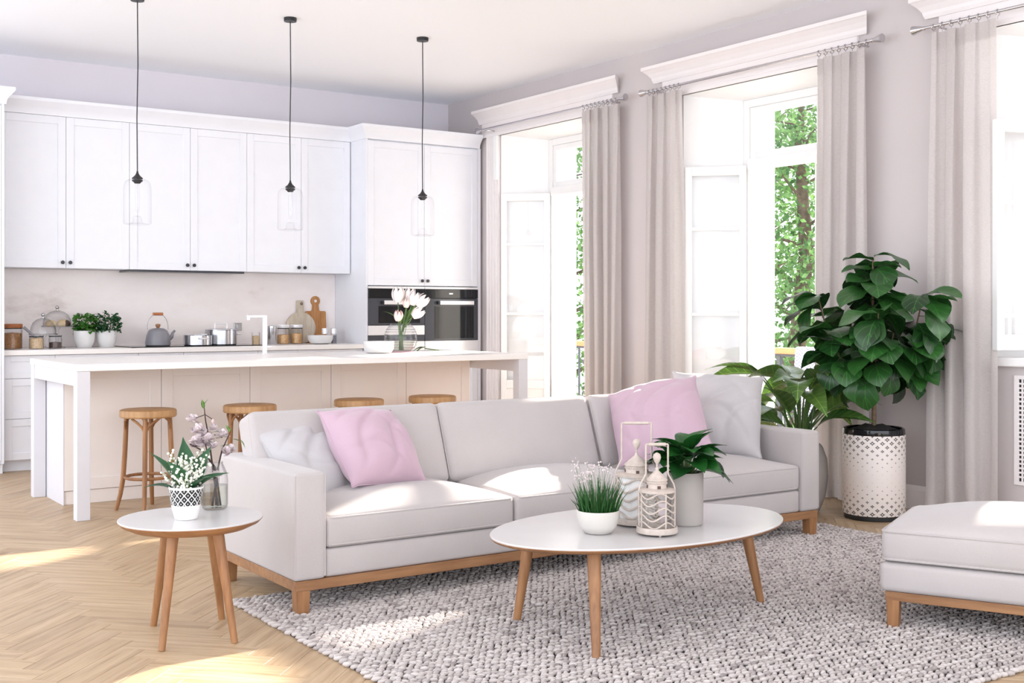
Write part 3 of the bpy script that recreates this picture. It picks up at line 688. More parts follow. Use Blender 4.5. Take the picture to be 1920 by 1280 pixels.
def soft(name, parent, mt, x0, x1, y0, y1, z0, z1, piping=None, **kw):
    me = soft_box(x1 - x0, y1 - y0, z1 - z0, **kw); me.name = name; me.materials.append(mt)
    o = link(name, me, parent, ((x0 + x1) / 2, (y0 + y1) / 2, z0))
    return o
def piping_loop(parent, sx, sy, z, mt, r=0.0045):
    a, b, c = sx / 2 - 0.004, sy / 2 - 0.004, 0.028; pts = []
    for cx, cy, w0 in ((a - c, b - c, 0), (-a + c, b - c, PI / 2), (-a + c, -b + c, PI), (a - c, -b + c, 1.5 * PI)):
        for i in range(4): w_ = w0 + i * PI / 6; pts.append((cx + c * math.cos(w_), cy + c * math.sin(w_), z))
    return MB().tube(pts, r, 6, closed=True).build('piping', mt, parent, smooth=1.0)

# ------------------------------------------------------------------ sofa
SX0, SX1, SY0, SY1 = 1.98, 5.08, 4.43, 5.28
t = thing('sofa', 'long pale grey three seat sofa on an oak base', 'sofa', (SX0, SY0, 0))
W, D = SX1 - SX0, SY1 - SY0; aw = 0.14
for x in (0.012, W - 0.072):
    for y in (0.004, D - 0.066):
        MB().prism([(0.006, 0), (0.054, 0), (0.06, 0.11), (0, 0.11)], 'y', 0, 0.055).xform(Matrix.Translation((x, y, 0.0))).build('leg', M['oak'], t, bevel=0.003)
MB().box(0.008, 0.004, 0.104, W - 0.008, 0.04, 0.146).box(0.008, D - 0.04, 0.104, W - 0.008, D - 0.004, 0.146).box(0.008, 0.04, 0.104, 0.044, D - 0.04, 0.146).box(W - 0.044, 0.04, 0.104, W - 0.008, D - 0.04, 0.146).build('base_rail', M['oakx'], t, bevel=0.002)
soft('base', t, M['sofa'], aw + 0.002, W - aw - 0.002, 0.012, D - 0.02, 0.146, 0.262, r=0.014, wob=0.0)
for x0 in (0.0, W - aw):
    o = soft('armrest', t, M['sofa'], x0, x0 + aw, 0.0, D - 0.01, 0.146, 0.582, r=0.016, wob=0.0015, n=4)
    MB().tube([(aw / 2 - 0.004, -(D - 0.01) / 2 + 0.004, 0.012), (aw / 2 - 0.004, -(D - 0.01) / 2 + 0.004, 0.426)], 0.0035, 6).tube([(-aw / 2 + 0.004, -(D - 0.01) / 2 + 0.004, 0.012), (-aw / 2 + 0.004, -(D - 0.01) / 2 + 0.004, 0.426)], 0.0035, 6).build('seam', M['sofa'], o, smooth=1)
soft('back_frame', t, M['sofa'], aw + 0.002, W - aw - 0.002, D - 0.07, D, 0.146, 0.66, r=0.02, wob=0.0)
cw = (W - 2 * aw) / 3
for i in range(3):
    xa = aw + i * cw + 0.003; xb = xa + cw - 0.006
    o = soft('seat_cushion', t, M['sofa'], xa, xb, 0.004, D - 0.13, 0.264, 0.398, r=0.024, crown=0.062, seed=i, wob=0.004)
    piping_loop(o, xb - xa, D - 0.134, 0.124, M['sofa']); piping_loop(o, xb - xa, D - 0.134, 0.014, M['sofa'])
    # back cushion: thick at the bottom, leaning on the back frame
    bx = soft_box(cw - 0.004 + (0.05 if i in (0, 2) else 0), 0.40, 0.15, 0.03, crown=0.035, seed=i + 9, wob=0.006); bx.name = 'back_cushion'; bx.materials.append(M['sofa'])
    lean = math.radians(70)
    ob = link('back_cushion', bx, t, ((xa + xb) / 2 - (0.055 if i == 0 else -0.005 if i == 2 else 0.03), 0.715, 0.548)); ob.rotation_euler = (lean, 0, 0)
    piping_loop(ob, cw - 0.004 + (0.05 if i in (0, 2) else 0), 0.40, 0.132, M['sofa'], 0.0035)

# ------------------------------------------------------------------ throw cushions, inflated from two flat squares
def inflate(n=40, press=0.35, steps=90, seed=1):
    rs = np.random.RandomState(seed); g = np.linspace(-0.5, 0.5, n + 1); X, Y = np.meshgrid(g, g, indexing='ij'); N = n + 1
    top = np.c_[X.ravel(), Y.ravel(), np.full(N * N, 0.004)]; bot = top.copy(); bot[:, 2] = -0.004
    idx = np.arange(N * N).reshape(N, N); inner = np.zeros((N, N), bool); inner[1:-1, 1:-1] = True
    bmap = idx.copy().ravel(); cnt = N * N
    for k in np.nonzero(inner.ravel())[0]: bmap[k] = cnt; cnt += 1
    P = np.zeros((cnt, 3)); P[:N * N] = top; P[bmap[inner.ravel()]] = bot[inner.ravel()]; P[:N * N][~inner.ravel(), 2] = 0
    quads = []
    for i in range(n):
        for j in range(n): quads.append((idx[i, j], idx[i + 1, j], idx[i + 1, j + 1], idx[i, j + 1]))
    quads = np.array(quads); bq = bmap[quads][:, ::-1]; Q = np.r_[quads, bq]
    E = set()
    for q in Q:
        for a, b in ((0, 1), (1, 2), (2, 3), (3, 0), (0, 2), (1, 3)): E.add((min(q[a], q[b]), max(q[a], q[b])))
    E = np.array(sorted(E)); flat = P.copy(); flat[:, 2] = 0; L0 = np.linalg.norm(flat[E[:, 0]] - flat[E[:, 1]], axis=1)
    deg = np.bincount(E.ravel(), minlength=cnt).astype(float)[:, None]
    P[:, 2] += rs.normal(0, 0.002, cnt); h = 1.0 / n; V = np.zeros_like(P)
    for st in range(steps):
        d1 = P[Q[:, 2]] - P[Q[:, 0]]; d2 = P[Q[:, 3]] - P[Q[:, 1]]; nn = np.cross(d1, d2) / 2
        F = np.zeros_like(P)
        for k in range(4):
            for ax in range(3): F[:, ax] += np.bincount(Q[:, k], nn[:, ax], minlength=cnt) / 4
        V = V * 0.86 + F / h ** 2 * 0.0016 * press
        P += V
        for it in range(14):
            d = P[E[:, 1]] - P[E[:, 0]]; L = np.linalg.norm(d, axis=1) + 1e-9; c = ((L - L0) / L); c = np.where(c < 0, c * 0.25, c)[:, None] * d * 0.5
            A = np.zeros_like(P)
            for ax in range(3): A[:, ax] = np.bincount(E[:, 0], c[:, ax], minlength=cnt) - np.bincount(E[:, 1], c[:, ax], minlength=cnt)
            P += A / deg * 1.9
    return P, Q
PIL = [inflate(seed=2), inflate(seed=5, press=0.3)]
def cushion(label, mt, c, R, size, which, spin=0, thick=0.85, pinch=0.0, seed=0):
    P, Q = PIL[which]; P = P - P.mean(0); P = P / np.abs(P[:, :2]).max() * 0.5
    rnd = random.Random(seed); ph = [rnd.uniform(0, 6.28) for _ in range(4)]
    V = np.c_[P[:, 0], P[:, 2] * thick, P[:, 1]] * size                        # local x across, y through, z up
    u, w_ = P[:, 0] * 2, P[:, 1] * 2; k = np.clip(1 - u ** 2, 0, 1) * np.clip(1 - w_ ** 2, 0, 1)
    crease = np.sin(7 * u + 4 * w_ + ph[0] + 1.5 * np.sin(3 * w_ + ph[1])) * 0.5 + np.sin(11 * w_ - 5 * u + ph[2] + 2 * np.sin(2 * u)) * 0.35
    ridge = (1 - np.abs(np.sin(4.2 * u - 3.1 * w_ + ph[3] + 0.9 * np.sin(3.4 * w_ + ph[0])))) ** 2 + 0.7 * (1 - np.abs(np.sin(3.6 * w_ + 2.4 * u + ph[1] + 1.1 * np.sin(2.9 * u + ph[2])))) ** 3
    V[:, 1] += (crease * 0.008 - ridge * 0.026 * np.sign(-P[:, 2] + 1e-9) * -1) * size / 0.45 * k ** 0.8
    if spin:
        cs, sn = math.cos(spin), math.sin(spin); V = np.c_[V[:, 0] * cs - V[:, 2] * sn, V[:, 1], V[:, 0] * sn + V[:, 2] * cs]
    t = thing('throw_cushion', label, 'cushion', tuple(c), 0, 'throw cushions on the sofa')
    V = V @ np.array(R).T
    me = bpy.data.meshes.new('cover'); me.from_pydata(V.tolist(), [], [tuple(int(i) for i in q[::-1]) for q in Q]); me.materials.append(mt)
    me.polygons.foreach_set('use_smooth', [True] * len(me.polygons))
    o = link('cover', me, t); sub = o.modifiers.new('smooth', 'SUBSURF'); sub.levels = 1; sub.render_levels = 1
    N = 41; i = np.arange(N * N).reshape(N, N); loop = list(i[0, :]) + list(i[1:, -1]) + list(i[-1, -2::-1]) + list(i[-2:0:-1, 0])
    MB().tube([tuple(V[j]) for j in loop], 0.0028, 5, closed=True).build('seam', mt, t, smooth=1)
    return t
RP1 = [[0.984, -0.159, -0.081], [0.172, 0.719, 0.674], [-0.049, -0.677, 0.735]]
RP2 = [[0.739, 0.581, 0.341], [-0.639, 0.444, 0.628], [0.214, -0.682, 0.699]]
RG2 = [[0.710, 0.575, 0.405], [-0.702, 0.621, 0.349], [-0.051, -0.533, 0.845]]
RG1 = [[0.941, -0.220, -0.258], [0.339, 0.647, 0.683], [0.017, -0.730, 0.683]]
cushion('grey cushion in the sofa corner beside the side table', M['grey_cushion'], (2.325, 4.975, 0.542), RG1, 0.45, 1, seed=4)
cushion('pink cushion leaning on the seat nearest the side table', M['pink'], (2.56, 4.865, 0.612), RP1, 0.43, 0, seed=1)
cushion('grey cushion leaning in the sofa corner beside the plants', M['grey_cushion'], (4.74, 4.88, 0.655), RG2, 0.52, 1, seed=7)
cushion('pink cushion behind the two lanterns', M['pink'], (4.22, 4.78, 0.655), RP2, 0.50, 0, seed=3)

# ------------------------------------------------------------------ ottoman
oa = math.atan2(-0.897, 0.442)
t = thing('ottoman', 'pale grey upholstered ottoman on an oak frame, cut by the picture edge', 'ottoman', (3.795, 2.995, 0), oa)
OL, OD = 1.15, 0.66        # local x along the front edge, local y away from the camera
for x in (0.012, OL - 0.06):
    for y in (0.008, OD - 0.06): MB().prism([(0.004, 0), (0.046, 0), (0.05, 0.12), (0, 0.12)], 'y', 0, 0.048).xform(Matrix.Translation((x, y, 0))).build('leg', M['oak'], t, bevel=0.003)
MB().box(0.008, 0.008, 0.115, OL - 0.008, 0.04, 0.15).box(0.008, OD - 0.04, 0.115, OL - 0.008, OD - 0.008, 0.15).box(0.008, 0.04, 0.115, 0.04, OD - 0.04, 0.15).box(OL - 0.04, 0.04, 0.115, OL - 0.008, OD - 0.04, 0.15).build('base_rail', M['oakx'], t, bevel=0.002)
soft('base', t, M['sofa'], -0.012, OL + 0.01, -0.006, OD + 0.006, 0.15, 0.262, r=0.022, wob=0.0015)
o = soft('seat_cushion', t, M['sofa'], -0.008, OL + 0.008, -0.004, OD + 0.004, 0.264, 0.392, r=0.03, crown=0.085, seed=3, wob=0.003)
piping_loop(o, OL + 0.016, OD + 0.008, 0.118, M['sofa']); piping_loop(o, OL + 0.016, OD + 0.008, 0.012, M['sofa'])

# ------------------------------------------------------------------ tables
t = thing('coffee_table', 'oval white coffee table on three slanted oak legs', 'table', (3.058, 3.56, 0.0))
def ellipse_slab(a, b, prof, n=72):
    vs = []; fs = []
    for off, z in prof:
        for j in range(n):
            w_ = 2 * PI * j / n; vs.append(((a + off) * math.cos(w_), (b + off) * math.sin(w_), z))
    k = len(prof)
    for i in range(k - 1):
        for j in range(n): fs.append((i * n + j, (i + 1) * n + j, (i + 1) * n + (j + 1) % n, i * n + (j + 1) % n))
    fs.append(tuple(range(n))); fs.append(tuple(range((k - 1) * n, k * n))[::-1])
    return MB().add(vs, fs)
ZTB = 0.402
ellipse_slab(0.66, 0.412, [(-0.002, ZTB), (0.0, ZTB - 0.002), (0, ZTB - 0.006)]).build('tabletop', M['whitetop'], t, smooth=S30)
ellipse_slab(0.66, 0.412, [(-0.001, ZTB - 0.006), (0, ZTB - 0.008), (-0.006, ZTB - 0.016), (-0.03, ZTB - 0.024)]).build('tabletop_edge', M['oakx'], t, smooth=S30)
for (fx_, fy_), (tx, ty) in (((2.678, 3.872), (2.725, 3.842)), ((2.612, 3.285), (2.68, 3.385)), ((3.692, 3.535), (3.628, 3.578))):
    MB().tube([(tx - 3.058, ty - 3.56, ZTB - 0.02), (fx_ - 3.058, fy_ - 3.56, 0.012)], [0.027, 0.0155], 14).build('leg', M['oak'], t, smooth=S30)
t = thing('side_table', 'small round white side table on four oak legs', 'table', (1.557, 4.435, 0.0))
ellipse_slab(0.268, 0.268, [(-0.002, 0.45), (0.0, 0.448), (0, 0.445)]).build('tabletop', M['whitetop'], t, smooth=S30)
ellipse_slab(0.268, 0.268, [(-0.001, 0.445), (0, 0.443), (-0.012, 0.43), (-0.05, 0.412), (-0.06, 0.410)]).build('tabletop_edge', M['oakx'], t, smooth=S30)
for (a, b) in ((1.397, 4.289), (1.655, 4.239), (1.482, 4.649), (1.741, 4.598)):
    dx, dy = a - 1.557, b - 4.435; MB().tube([(dx * 0.62, dy * 0.62, 0.412), (dx, dy, 0.0)], [0.0215, 0.0125], 14).build('leg', M['oak'], t, smooth=S30)

# ------------------------------------------------------------------ rug of thick wool loops
def rug_mat():
    m, nt, b = mat_base('rug_wool', rgb(206, 198, 196), 0.95, 0, 0.1)
    gi = nd(nt, 'ShaderNodeNewGeometry').outputs['Random Per Island']; f = noise(nt, coords(nt), 260, 2)
    base = ramp(nt, gi, [(0.0, rgb(150, 141, 139)), (0.1, rgb(178, 169, 167)), (0.4, rgb(196, 187, 184)), (1.0, rgb(206, 198, 195))])
    mx = nd(nt, 'ShaderNodeMix', data_type='RGBA', blend_type='MULTIPLY'); mx.inputs[0].default_value = 1.0
    nt.links.new(base, mx.inputs[6]); nt.links.new(ramp(nt, f, [(0.3, (0.86, 0.86, 0.86, 1)), (0.7, (1, 1, 1, 1))]), mx.inputs[7])
    nt.links.new(mx.outputs[2], b.inputs['Base Color']); bump(nt, b, f, 0.5, 0.002); return m
M['rug'] = rug_mat(); M['rugbase'] = plain('rug_backing', rgb(44, 40, 41), 0.95, var=0.2, scale=60)
RX0, RX1, RY0, RY1 = 1.855, 5.34, 2.365, 4.835
rug = thing('rug', 'chunky braided grey wool rug under the coffee table', 'rug', ((RX0 + RX1) / 2, (RY0 + RY1) / 2, 0))
MB().box(-(RX1 - RX0) / 2 + 0.012, -(RY1 - RY0) / 2 + 0.012, 0.0005, (RX1 - RX0) / 2 - 0.012, (RY1 - RY0) / 2 - 0.012, 0.0075).build('backing', M['rugbase'], rug)
rs = np.random.RandomState(4)
tpl = []; nseg, nring = 6, 4
tpl.append((-1, 0, 0))
for i in range(1, nring):
    a = PI * i / nring
    for j in range(nseg): w_ = 2 * PI * j / nseg; tpl.append((-math.cos(a), math.sin(a) * math.cos(w_), math.sin(a) * math.sin(w_)))
tpl.append((1, 0, 0)); tpl = np.array(tpl); tf = []
for j in range(nseg): tf.append((0, 1 + (j + 1) % nseg, 1 + j))
for i in range(nring - 2):
    for j in range(nseg): a = 1 + i * nseg; tf.append((a + j, a + (j + 1) % nseg, a + nseg + (j + 1) % nseg)); tf.append((a + j, a + nseg + (j + 1) % nseg, a + nseg + j))
e_ = len(tpl) - 1
for j in range(nseg): tf.append((e_, e_ - nseg + j, e_ - nseg + (j + 1) % nseg))
tf = np.array(tf); pv = []; px, py = 0.030, 0.0205
nx, ny = int((RX1 - RX0) / px), int((RY1 - RY0) / py); hx, hy = (RX1 - RX0) / 2, (RY1 - RY0) / 2
for j in range(ny):
    for i in range(nx):
        cx = -hx + (i + 0.5 + 0.5 * (j % 2)) * px + rs.normal(0, 0.003); cy = -hy + (j + 0.5) * py + rs.normal(0, 0.002)
        if cx > hx: continue
        a = (0.42 if j % 2 else -0.42) + rs.normal(0, 0.18); l = 0.0175 * rs.uniform(0.85, 1.15); wd_ = 0.0084 * rs.uniform(0.88, 1.12); hh = 0.0105 * rs.uniform(0.8, 1.25)
        edge = cx < -hx + px * 1.2 or cx > hx - px * 1.2
        if edge: l *= 1.25; wd_ *= 1.15
        ca, sa = math.cos(a), math.sin(a); q = tpl * (l, wd_, hh)
        pv.append(np.c_[q[:, 0] * ca - q[:, 1] * sa + cx, q[:, 0] * sa + q[:, 1] * ca + cy, q[:, 2] + 0.0105 + rs.normal(0, 0.0012)])
k = len(pv); pv = np.concatenate(pv); pf = (tf[None] + (np.arange(k) * len(tpl))[:, None, None]).reshape(-1, 3)
me = bpy.data.meshes.new('wool_loops'); me.vertices.add(len(pv)); me.vertices.foreach_set('co', pv.astype(np.float32).ravel())
me.loops.add(len(pf) * 3); me.loops.foreach_set('vertex_index', pf.astype(np.int32).ravel()); me.polygons.add(len(pf))
me.polygons.foreach_set('loop_start', np.arange(0, len(pf) * 3, 3, dtype=np.int32)); me.polygons.foreach_set('use_smooth', [True] * len(pf)); me.update(calc_edges=True)
me.materials.append(M['rug']); o = link('wool_loops', me, rug); o['kind'] = 'stuff'
# ------------------------------------------------------------------ leaves
def leaf_data(L, W, prof, droop=0.4, fold=0.12, nu=8, nv=4, wav=0.0, ph=0.0, petiole=0.0):
    """a leaf along +Y from the origin; prof(t) gives the half width share; droop bends the tip down"""
    vs = []; fs = []; y = petiole; z = 0.0; ang = 0.0
    for i in range(nu + 1):
        t = i / nu; w_ = max(0.02, prof(t)) * W / 2; ang = -droop * t
        for j in range(nv + 1):
            s = 2 * j / nv - 1
            vs.append((s * w_, y, z + fold * abs(s) ** 1.3 * w_ * 2 * (1 - 0.3 * t) + wav * math.sin(ph + t * 9 + s * 2.2) * abs(s) * W))
        y += math.cos(ang) * L / nu; z += math.sin(ang) * L / nu
    for i in range(nu):
        for j in range(nv): a = i * (nv + 1) + j; fs.append((a, a + 1, a + nv + 2, a + nv + 1))
    return vs, fs
def oval(t): return math.sin(PI * min(1, max(0, t)) ** 0.8) ** 0.8
def fiddle(t): return max(0.0, (0.50 + 0.50 * math.exp(-((t - 0.66) / 0.27) ** 2)) * min(1, t * 7) ** 0.5 * (1.0 if t < 0.66 else math.sqrt(max(0, 1 - ((t - 0.66) / 0.345) ** 2))))
def lance(t): return math.sin(PI * t ** 0.75) ** 1.1
def leaf_mesh(name, mt, *a, **k):
    vs, fs = leaf_data(*a, **k); me = bpy.data.meshes.new(name); me.from_pydata(vs, [], fs); me.materials.append(mt)
    me.polygons.foreach_set('use_smooth', [True] * len(me.polygons)); return me
def aim(p, yaw, pitch, roll=0.0, sc=1.0):
    """leaf direction: yaw about z (0 = +Y), pitch up from the horizontal"""
    return Matrix.Translation(p) @ Matrix.Rotation(yaw, 4, 'Z') @ Matrix.Rotation(pitch, 4, 'X') @ Matrix.Rotation(roll, 4, 'Y') @ Matrix.Scale(sc, 4)

# ------------------------------------------------------------------ fiddle leaf fig and its patterned pot
def star_pot_mat():
    m, nt, b = mat_base('star_pattern', rgb(226, 217, 212), 0.45)
    sp = nd(nt, 'ShaderNodeSeparateXYZ'); nt.links.new(coords(nt), sp.inputs[0])
    ang = math_node(nt, 'ARCTAN2', sp.outputs[1], sp.outputs[0])
    u = math_node(nt, 'MULTIPLY', ang, 20 / (2 * PI)); v = math_node(nt, 'MULTIPLY', sp.outputs[2], 1 / 0.046)
    def cell(x, o): return math_node(nt, 'ABSOLUTE', math_node(nt, 'SUBTRACT', math_node(nt, 'FRACT', math_node(nt, 'ADD', x, 40 + o)), 0.5))
    def star(o):
        a = math_node(nt, 'POWER', cell(u, o), 0.62); c = math_node(nt, 'POWER', cell(v, o), 0.62); return math_node(nt, 'ADD', a, c)
    f = math_node(nt, 'MINIMUM', star(0.0), star(0.5))
    mid = math_node(nt, 'ABSOLUTE', math_node(nt, 'SUBTRACT', math_node(nt, 'MULTIPLY', sp.outputs[2], 1 / 0.54), 0.47))
    size = math_node(nt, 'ADD', math_node(nt, 'MULTIPLY', mid, 0.95), 0.16)
    size = math_node(nt, 'MINIMUM', size, 0.53)
    dark = math_node(nt, 'LESS_THAN', f, size); core = math_node(nt, 'LESS_THAN', f, math_node(nt, 'SUBTRACT', math_node(nt, 'MULTIPLY', size, 0.95), 0.20))
    k = math_node(nt, 'MULTIPLY', math_node(nt, 'SUBTRACT', dark, core, True), math_node(nt, 'MINIMUM', math_node(nt, 'ADD', math_node(nt, 'MULTIPLY', mid, 2.2), 0.30), 1.0))
    nt.links.new(ramp(nt, k, [(0.0, rgb(228, 219, 214)), (1.0, rgb(58, 54, 56))]), b.inputs['Base Color'])
    return m
FX, FY = 5.82, 4.655
t = thing('patterned_planter', 'tall cream planter with black star pattern on the floor', 'planter', (FX, FY, 0)); pr = 0.182
MB().lathe([(pr - 0.004, 0.03), (pr, 0.04), (pr, 0.50), (pr - 0.002, 0.503)], 56).build('body', star_pot_mat(), t, smooth=S30)
MB().lathe([(0.0001, 0.0), (pr - 0.012, 0.0), (pr - 0.008, 0.004), (pr - 0.006, 0.032), (pr - 0.02, 0.034)], 56).build('foot', M['black'], t, smooth=S30)
MB().lathe([(pr - 0.002, 0.50), (pr - 0.001, 0.505), (pr - 0.004, 0.535), (pr - 0.012, 0.54), (pr - 0.02, 0.535), (pr - 0.022, 0.40)], 56).build('rim', M['blackgloss'], t, smooth=S30)
so = MB().lathe([(0.0001, 0.555), (0.05, 0.552), (0.10, 0.54), (pr - 0.022, 0.515)], 30); so.v = [(x, y, z + 0.012 * math.sin(40 * x + 3) * math.sin(37 * y)) for x, y, z in so.v]; so.build('soil', M['soil'], t, smooth=1)
rnd = random.Random(12)
fig = thing('fiddle_leaf_fig', 'fiddle leaf fig tree in the star patterned planter', 'plant', (FX, FY, 0.545))
trunk = MB().tube([(0, 0, -0.05), (0.004, 0.002, 0.12), (-0.006, 0, 0.3), (0.0, 0.004, 0.5), (-0.01, 0.0, 0.75), (-0.004, 0.002, 1.0)], [0.015, 0.014, 0.0125, 0.011, 0.008, 0.005], 10).build('trunk', M['trunk'], fig, smooth=1)
fm = [leaf_mesh('leaf', M['fig'], 0.235 * s, 0.165 * s, fiddle, d, f, 11, 4, wv, p) for s, d, f, wv, p in ((1, 0.9, 0.10, 0.05, 0), (1.05, 1.3, 0.08, 0.06, 2), (0.92, 0.6, 0.16, 0.05, 4), (1.0, 1.7, 0.05, 0.05, 1))]
BR = []
for k in range(7):
    a = k * 2 * PI / 7 + 0.3; r = 0.33; zb = 0.22 + 0.05 * (k % 3); zt = 0.58 + 0.10 * (k % 3)
    pts = [(0, 0, zb), (0.35 * r * math.cos(a), 0.35 * r * math.sin(a), zb + 0.10), (0.8 * r * math.cos(a), 0.8 * r * math.sin(a), zb + 0.2), (r * math.cos(a), r * math.sin(a), zt)]
    MB().tube(pts, [0.008, 0.007, 0.006, 0.004], 6).build('branch', M['trunk'], fig, smooth=1); BR.append((pts, a))
def fig_leaf(p, yaw, pitch, sc): link('leaf', fm[rnd.randrange(4)], fig, M=aim(p, yaw, pitch, rnd.uniform(-0.35, 0.35), sc))
for pts, a in BR:
    for j in range(14):
        s = j / 13; q = 1.0 + s * 2.0; i = min(2, int(q)); f = q - i
        p = [pts[i][c] * (1 - f) + pts[i + 1][c] * f for c in range(3)]
        yaw = a - PI / 2 + rnd.uniform(-1.5, 1.5) * (1.1 - 0.4 * s); fig_leaf(p, yaw, rnd.uniform(-0.6, 0.45) + 0.15 * s, rnd.uniform(0.9, 1.15))
for j in range(16):
    z = 0.62 + 0.36 * j / 15; fig_leaf((-0.005, 0, z), j * 2.4 + 1.1, rnd.uniform(-0.25, 0.3), 1.12 - 0.25 * (z > 0.9))
for j in range(14):
    a = j * 2.4; fig_leaf((0.16 * math.cos(a), 0.16 * math.sin(a), 0.33 + 0.05 * (j % 3)), a - PI / 2 + rnd.uniform(-.4, .4), rnd.uniform(-1.15, -0.6), rnd.uniform(0.9, 1.1))
for pts, a in BR:
    for j in range(3): fig_leaf(pts[3], a - PI / 2 + (j - 1) * 1.3, 0.35 - 0.3 * abs(j - 1), rnd.uniform(0.9, 1.05))
for j in range(26):
    z = 0.34 + 0.68 * j / 25; a = j * 2.4
    fig_leaf((0, 0, z), a, rnd.uniform(-0.35, 0.15) + 0.30 * (z > 0.85), rnd.uniform(0.85, 1.1) * (1.12 if 0.7 < z < 0.95 else 0.95))

# ------------------------------------------------------------------ broad leaved plant behind the sofa
t = thing('grey_floor_pot', 'round grey ceramic floor pot behind the sofa arm', 'planter', (5.62, 5.05, 0))
MB().lathe([(0.0001, 0), (0.10, 0), (0.115, 0.01), (0.15, 0.10), (0.168, 0.22), (0.16, 0.33), (0.135, 0.40), (0.12, 0.42), (0.112, 0.42), (0.118, 0.38)], 40).build('body', M['greypot'], t, smooth=S30)
MB().lathe([(0.0001, 0.385), (0.117, 0.375)], 24).build('soil', M['soil'], t)
bp = thing('broad_leaf_plant', 'leafy green plant rising behind the sofa arm', 'plant', (5.62, 5.05, 0.38)); rnd = random.Random(5)
bl = [leaf_mesh('leaf', M['broad'], 0.34 * s, 0.135 * s, lance, d, f, 10, 4, 0.02, p) for s, d, f, p in ((1, 0.9, 0.22, 0), (1.1, 1.2, 0.18, 2), (0.9, 0.6, 0.28, 4))]
for j in range(34):
    a = j * 2.4 + 0.4; h = 0.12 + 0.34 * rnd.random(); r = 0.08 + 0.17 * rnd.random(); st = (r * math.cos(a), r * math.sin(a), h)
    yaw = a - PI / 2; 
    MB().tube([(0.03 * math.cos(a), 0.03 * math.sin(a), -0.02), (0.45 * st[0], 0.45 * st[1], h * 0.6), st], [0.007, 0.006, 0.004], 6).build('stalk', M['stem'], bp, smooth=1)
    link('leaf', bl[j % 3], bp, M=aim(st, yaw, rnd.uniform(0.0, 0.8), rnd.uniform(-0.6, 0.6), rnd.uniform(0.9, 1.3)))

# ------------------------------------------------------------------ coffee table: grass bowl, lanterns, potted plant
ZT2 = 0.4022
t = thing('grass_bowl', 'white bowl of flowering grass on the coffee table', 'planter', (2.795, 3.505, ZT2))
MB().lathe([(0.0001, 0), (0.042, 0), (0.052, 0.004), (0.07, 0.028), (0.079, 0.06), (0.080, 0.085), (0.078, 0.087), (0.074, 0.084), (0.073, 0.06)], 48).build('bowl', M['ceramicmatte'], t, smooth=S30)
MB().lathe([(0.0001, 0.076), (0.0735, 0.074)], 24).build('soil', M['soil'], t)
rnd = random.Random(3); g = MB()
for j in range(260):
    a = rnd.uniform(0, 6.28); r = 0.07 * math.sqrt(rnd.random()); h = rnd.uniform(0.05, 0.155) * (1.15 - r * 4); lean_ = rnd.uniform(0, 0.035) + r * 0.35
    x, y = r * math.cos(a), r * math.sin(a); b = a + rnd.uniform(-0.8, 0.8); w_ = rnd.uniform(0.0018, 0.0032); c2 = rnd.uniform(0, PI); wx, wy = w_ * math.cos(c2), w_ * math.sin(c2)
    pts = [(x, y, 0.074), (x + 0.4 * lean_ * math.cos(b), y + 0.4 * lean_ * math.sin(b), 0.074 + 0.55 * h), (x + lean_ * math.cos(b), y + lean_ * math.sin(b), 0.074 + h)]
    g.add([(pts[0][0] - wx, pts[0][1] - wy, pts[0][2]), (pts[0][0] + wx, pts[0][1] + wy, pts[0][2]), (pts[1][0] + wx * .8, pts[1][1] + wy * .8, pts[1][2]), (pts[1][0] - wx * .8, pts[1][1] - wy * .8, pts[1][2]), pts[2]], [(0, 1, 2, 3), (3, 2, 4)])
o = g.build('grass_blades', M['blade'], t); o['kind'] = 'stuff'
g = MB()
for j in range(26):
    a = rnd.uniform(0, 6.28); r = 0.06 * math.sqrt(rnd.random()); x, y = r * math.cos(a), r * math.sin(a); h = rnd.uniform(0.13, 0.20); b = a + rnd.uniform(-1, 1); e = (x + 0.03 * math.cos(b), y + 0.03 * math.sin(b), 0.074 + h)
    g.cur = 0; g.tube([(x, y, 0.08), (x + 0.01 * math.cos(b), y + 0.01 * math.sin(b), 0.074 + 0.6 * h), e], 0.0006, 4); g.cur = 1
    for q in range(4): g.ball((e[0] + rnd.uniform(-.012, .012), e[1] + rnd.uniform(-.012, .012), e[2] + rnd.uniform(-.018, .01)), rnd.uniform(0.0025, 0.0042), 6, 4)
o = g.build('tiny_flowers', [M['stem'], M['blossom']], t, smooth=1); o['kind'] = 'stuff'

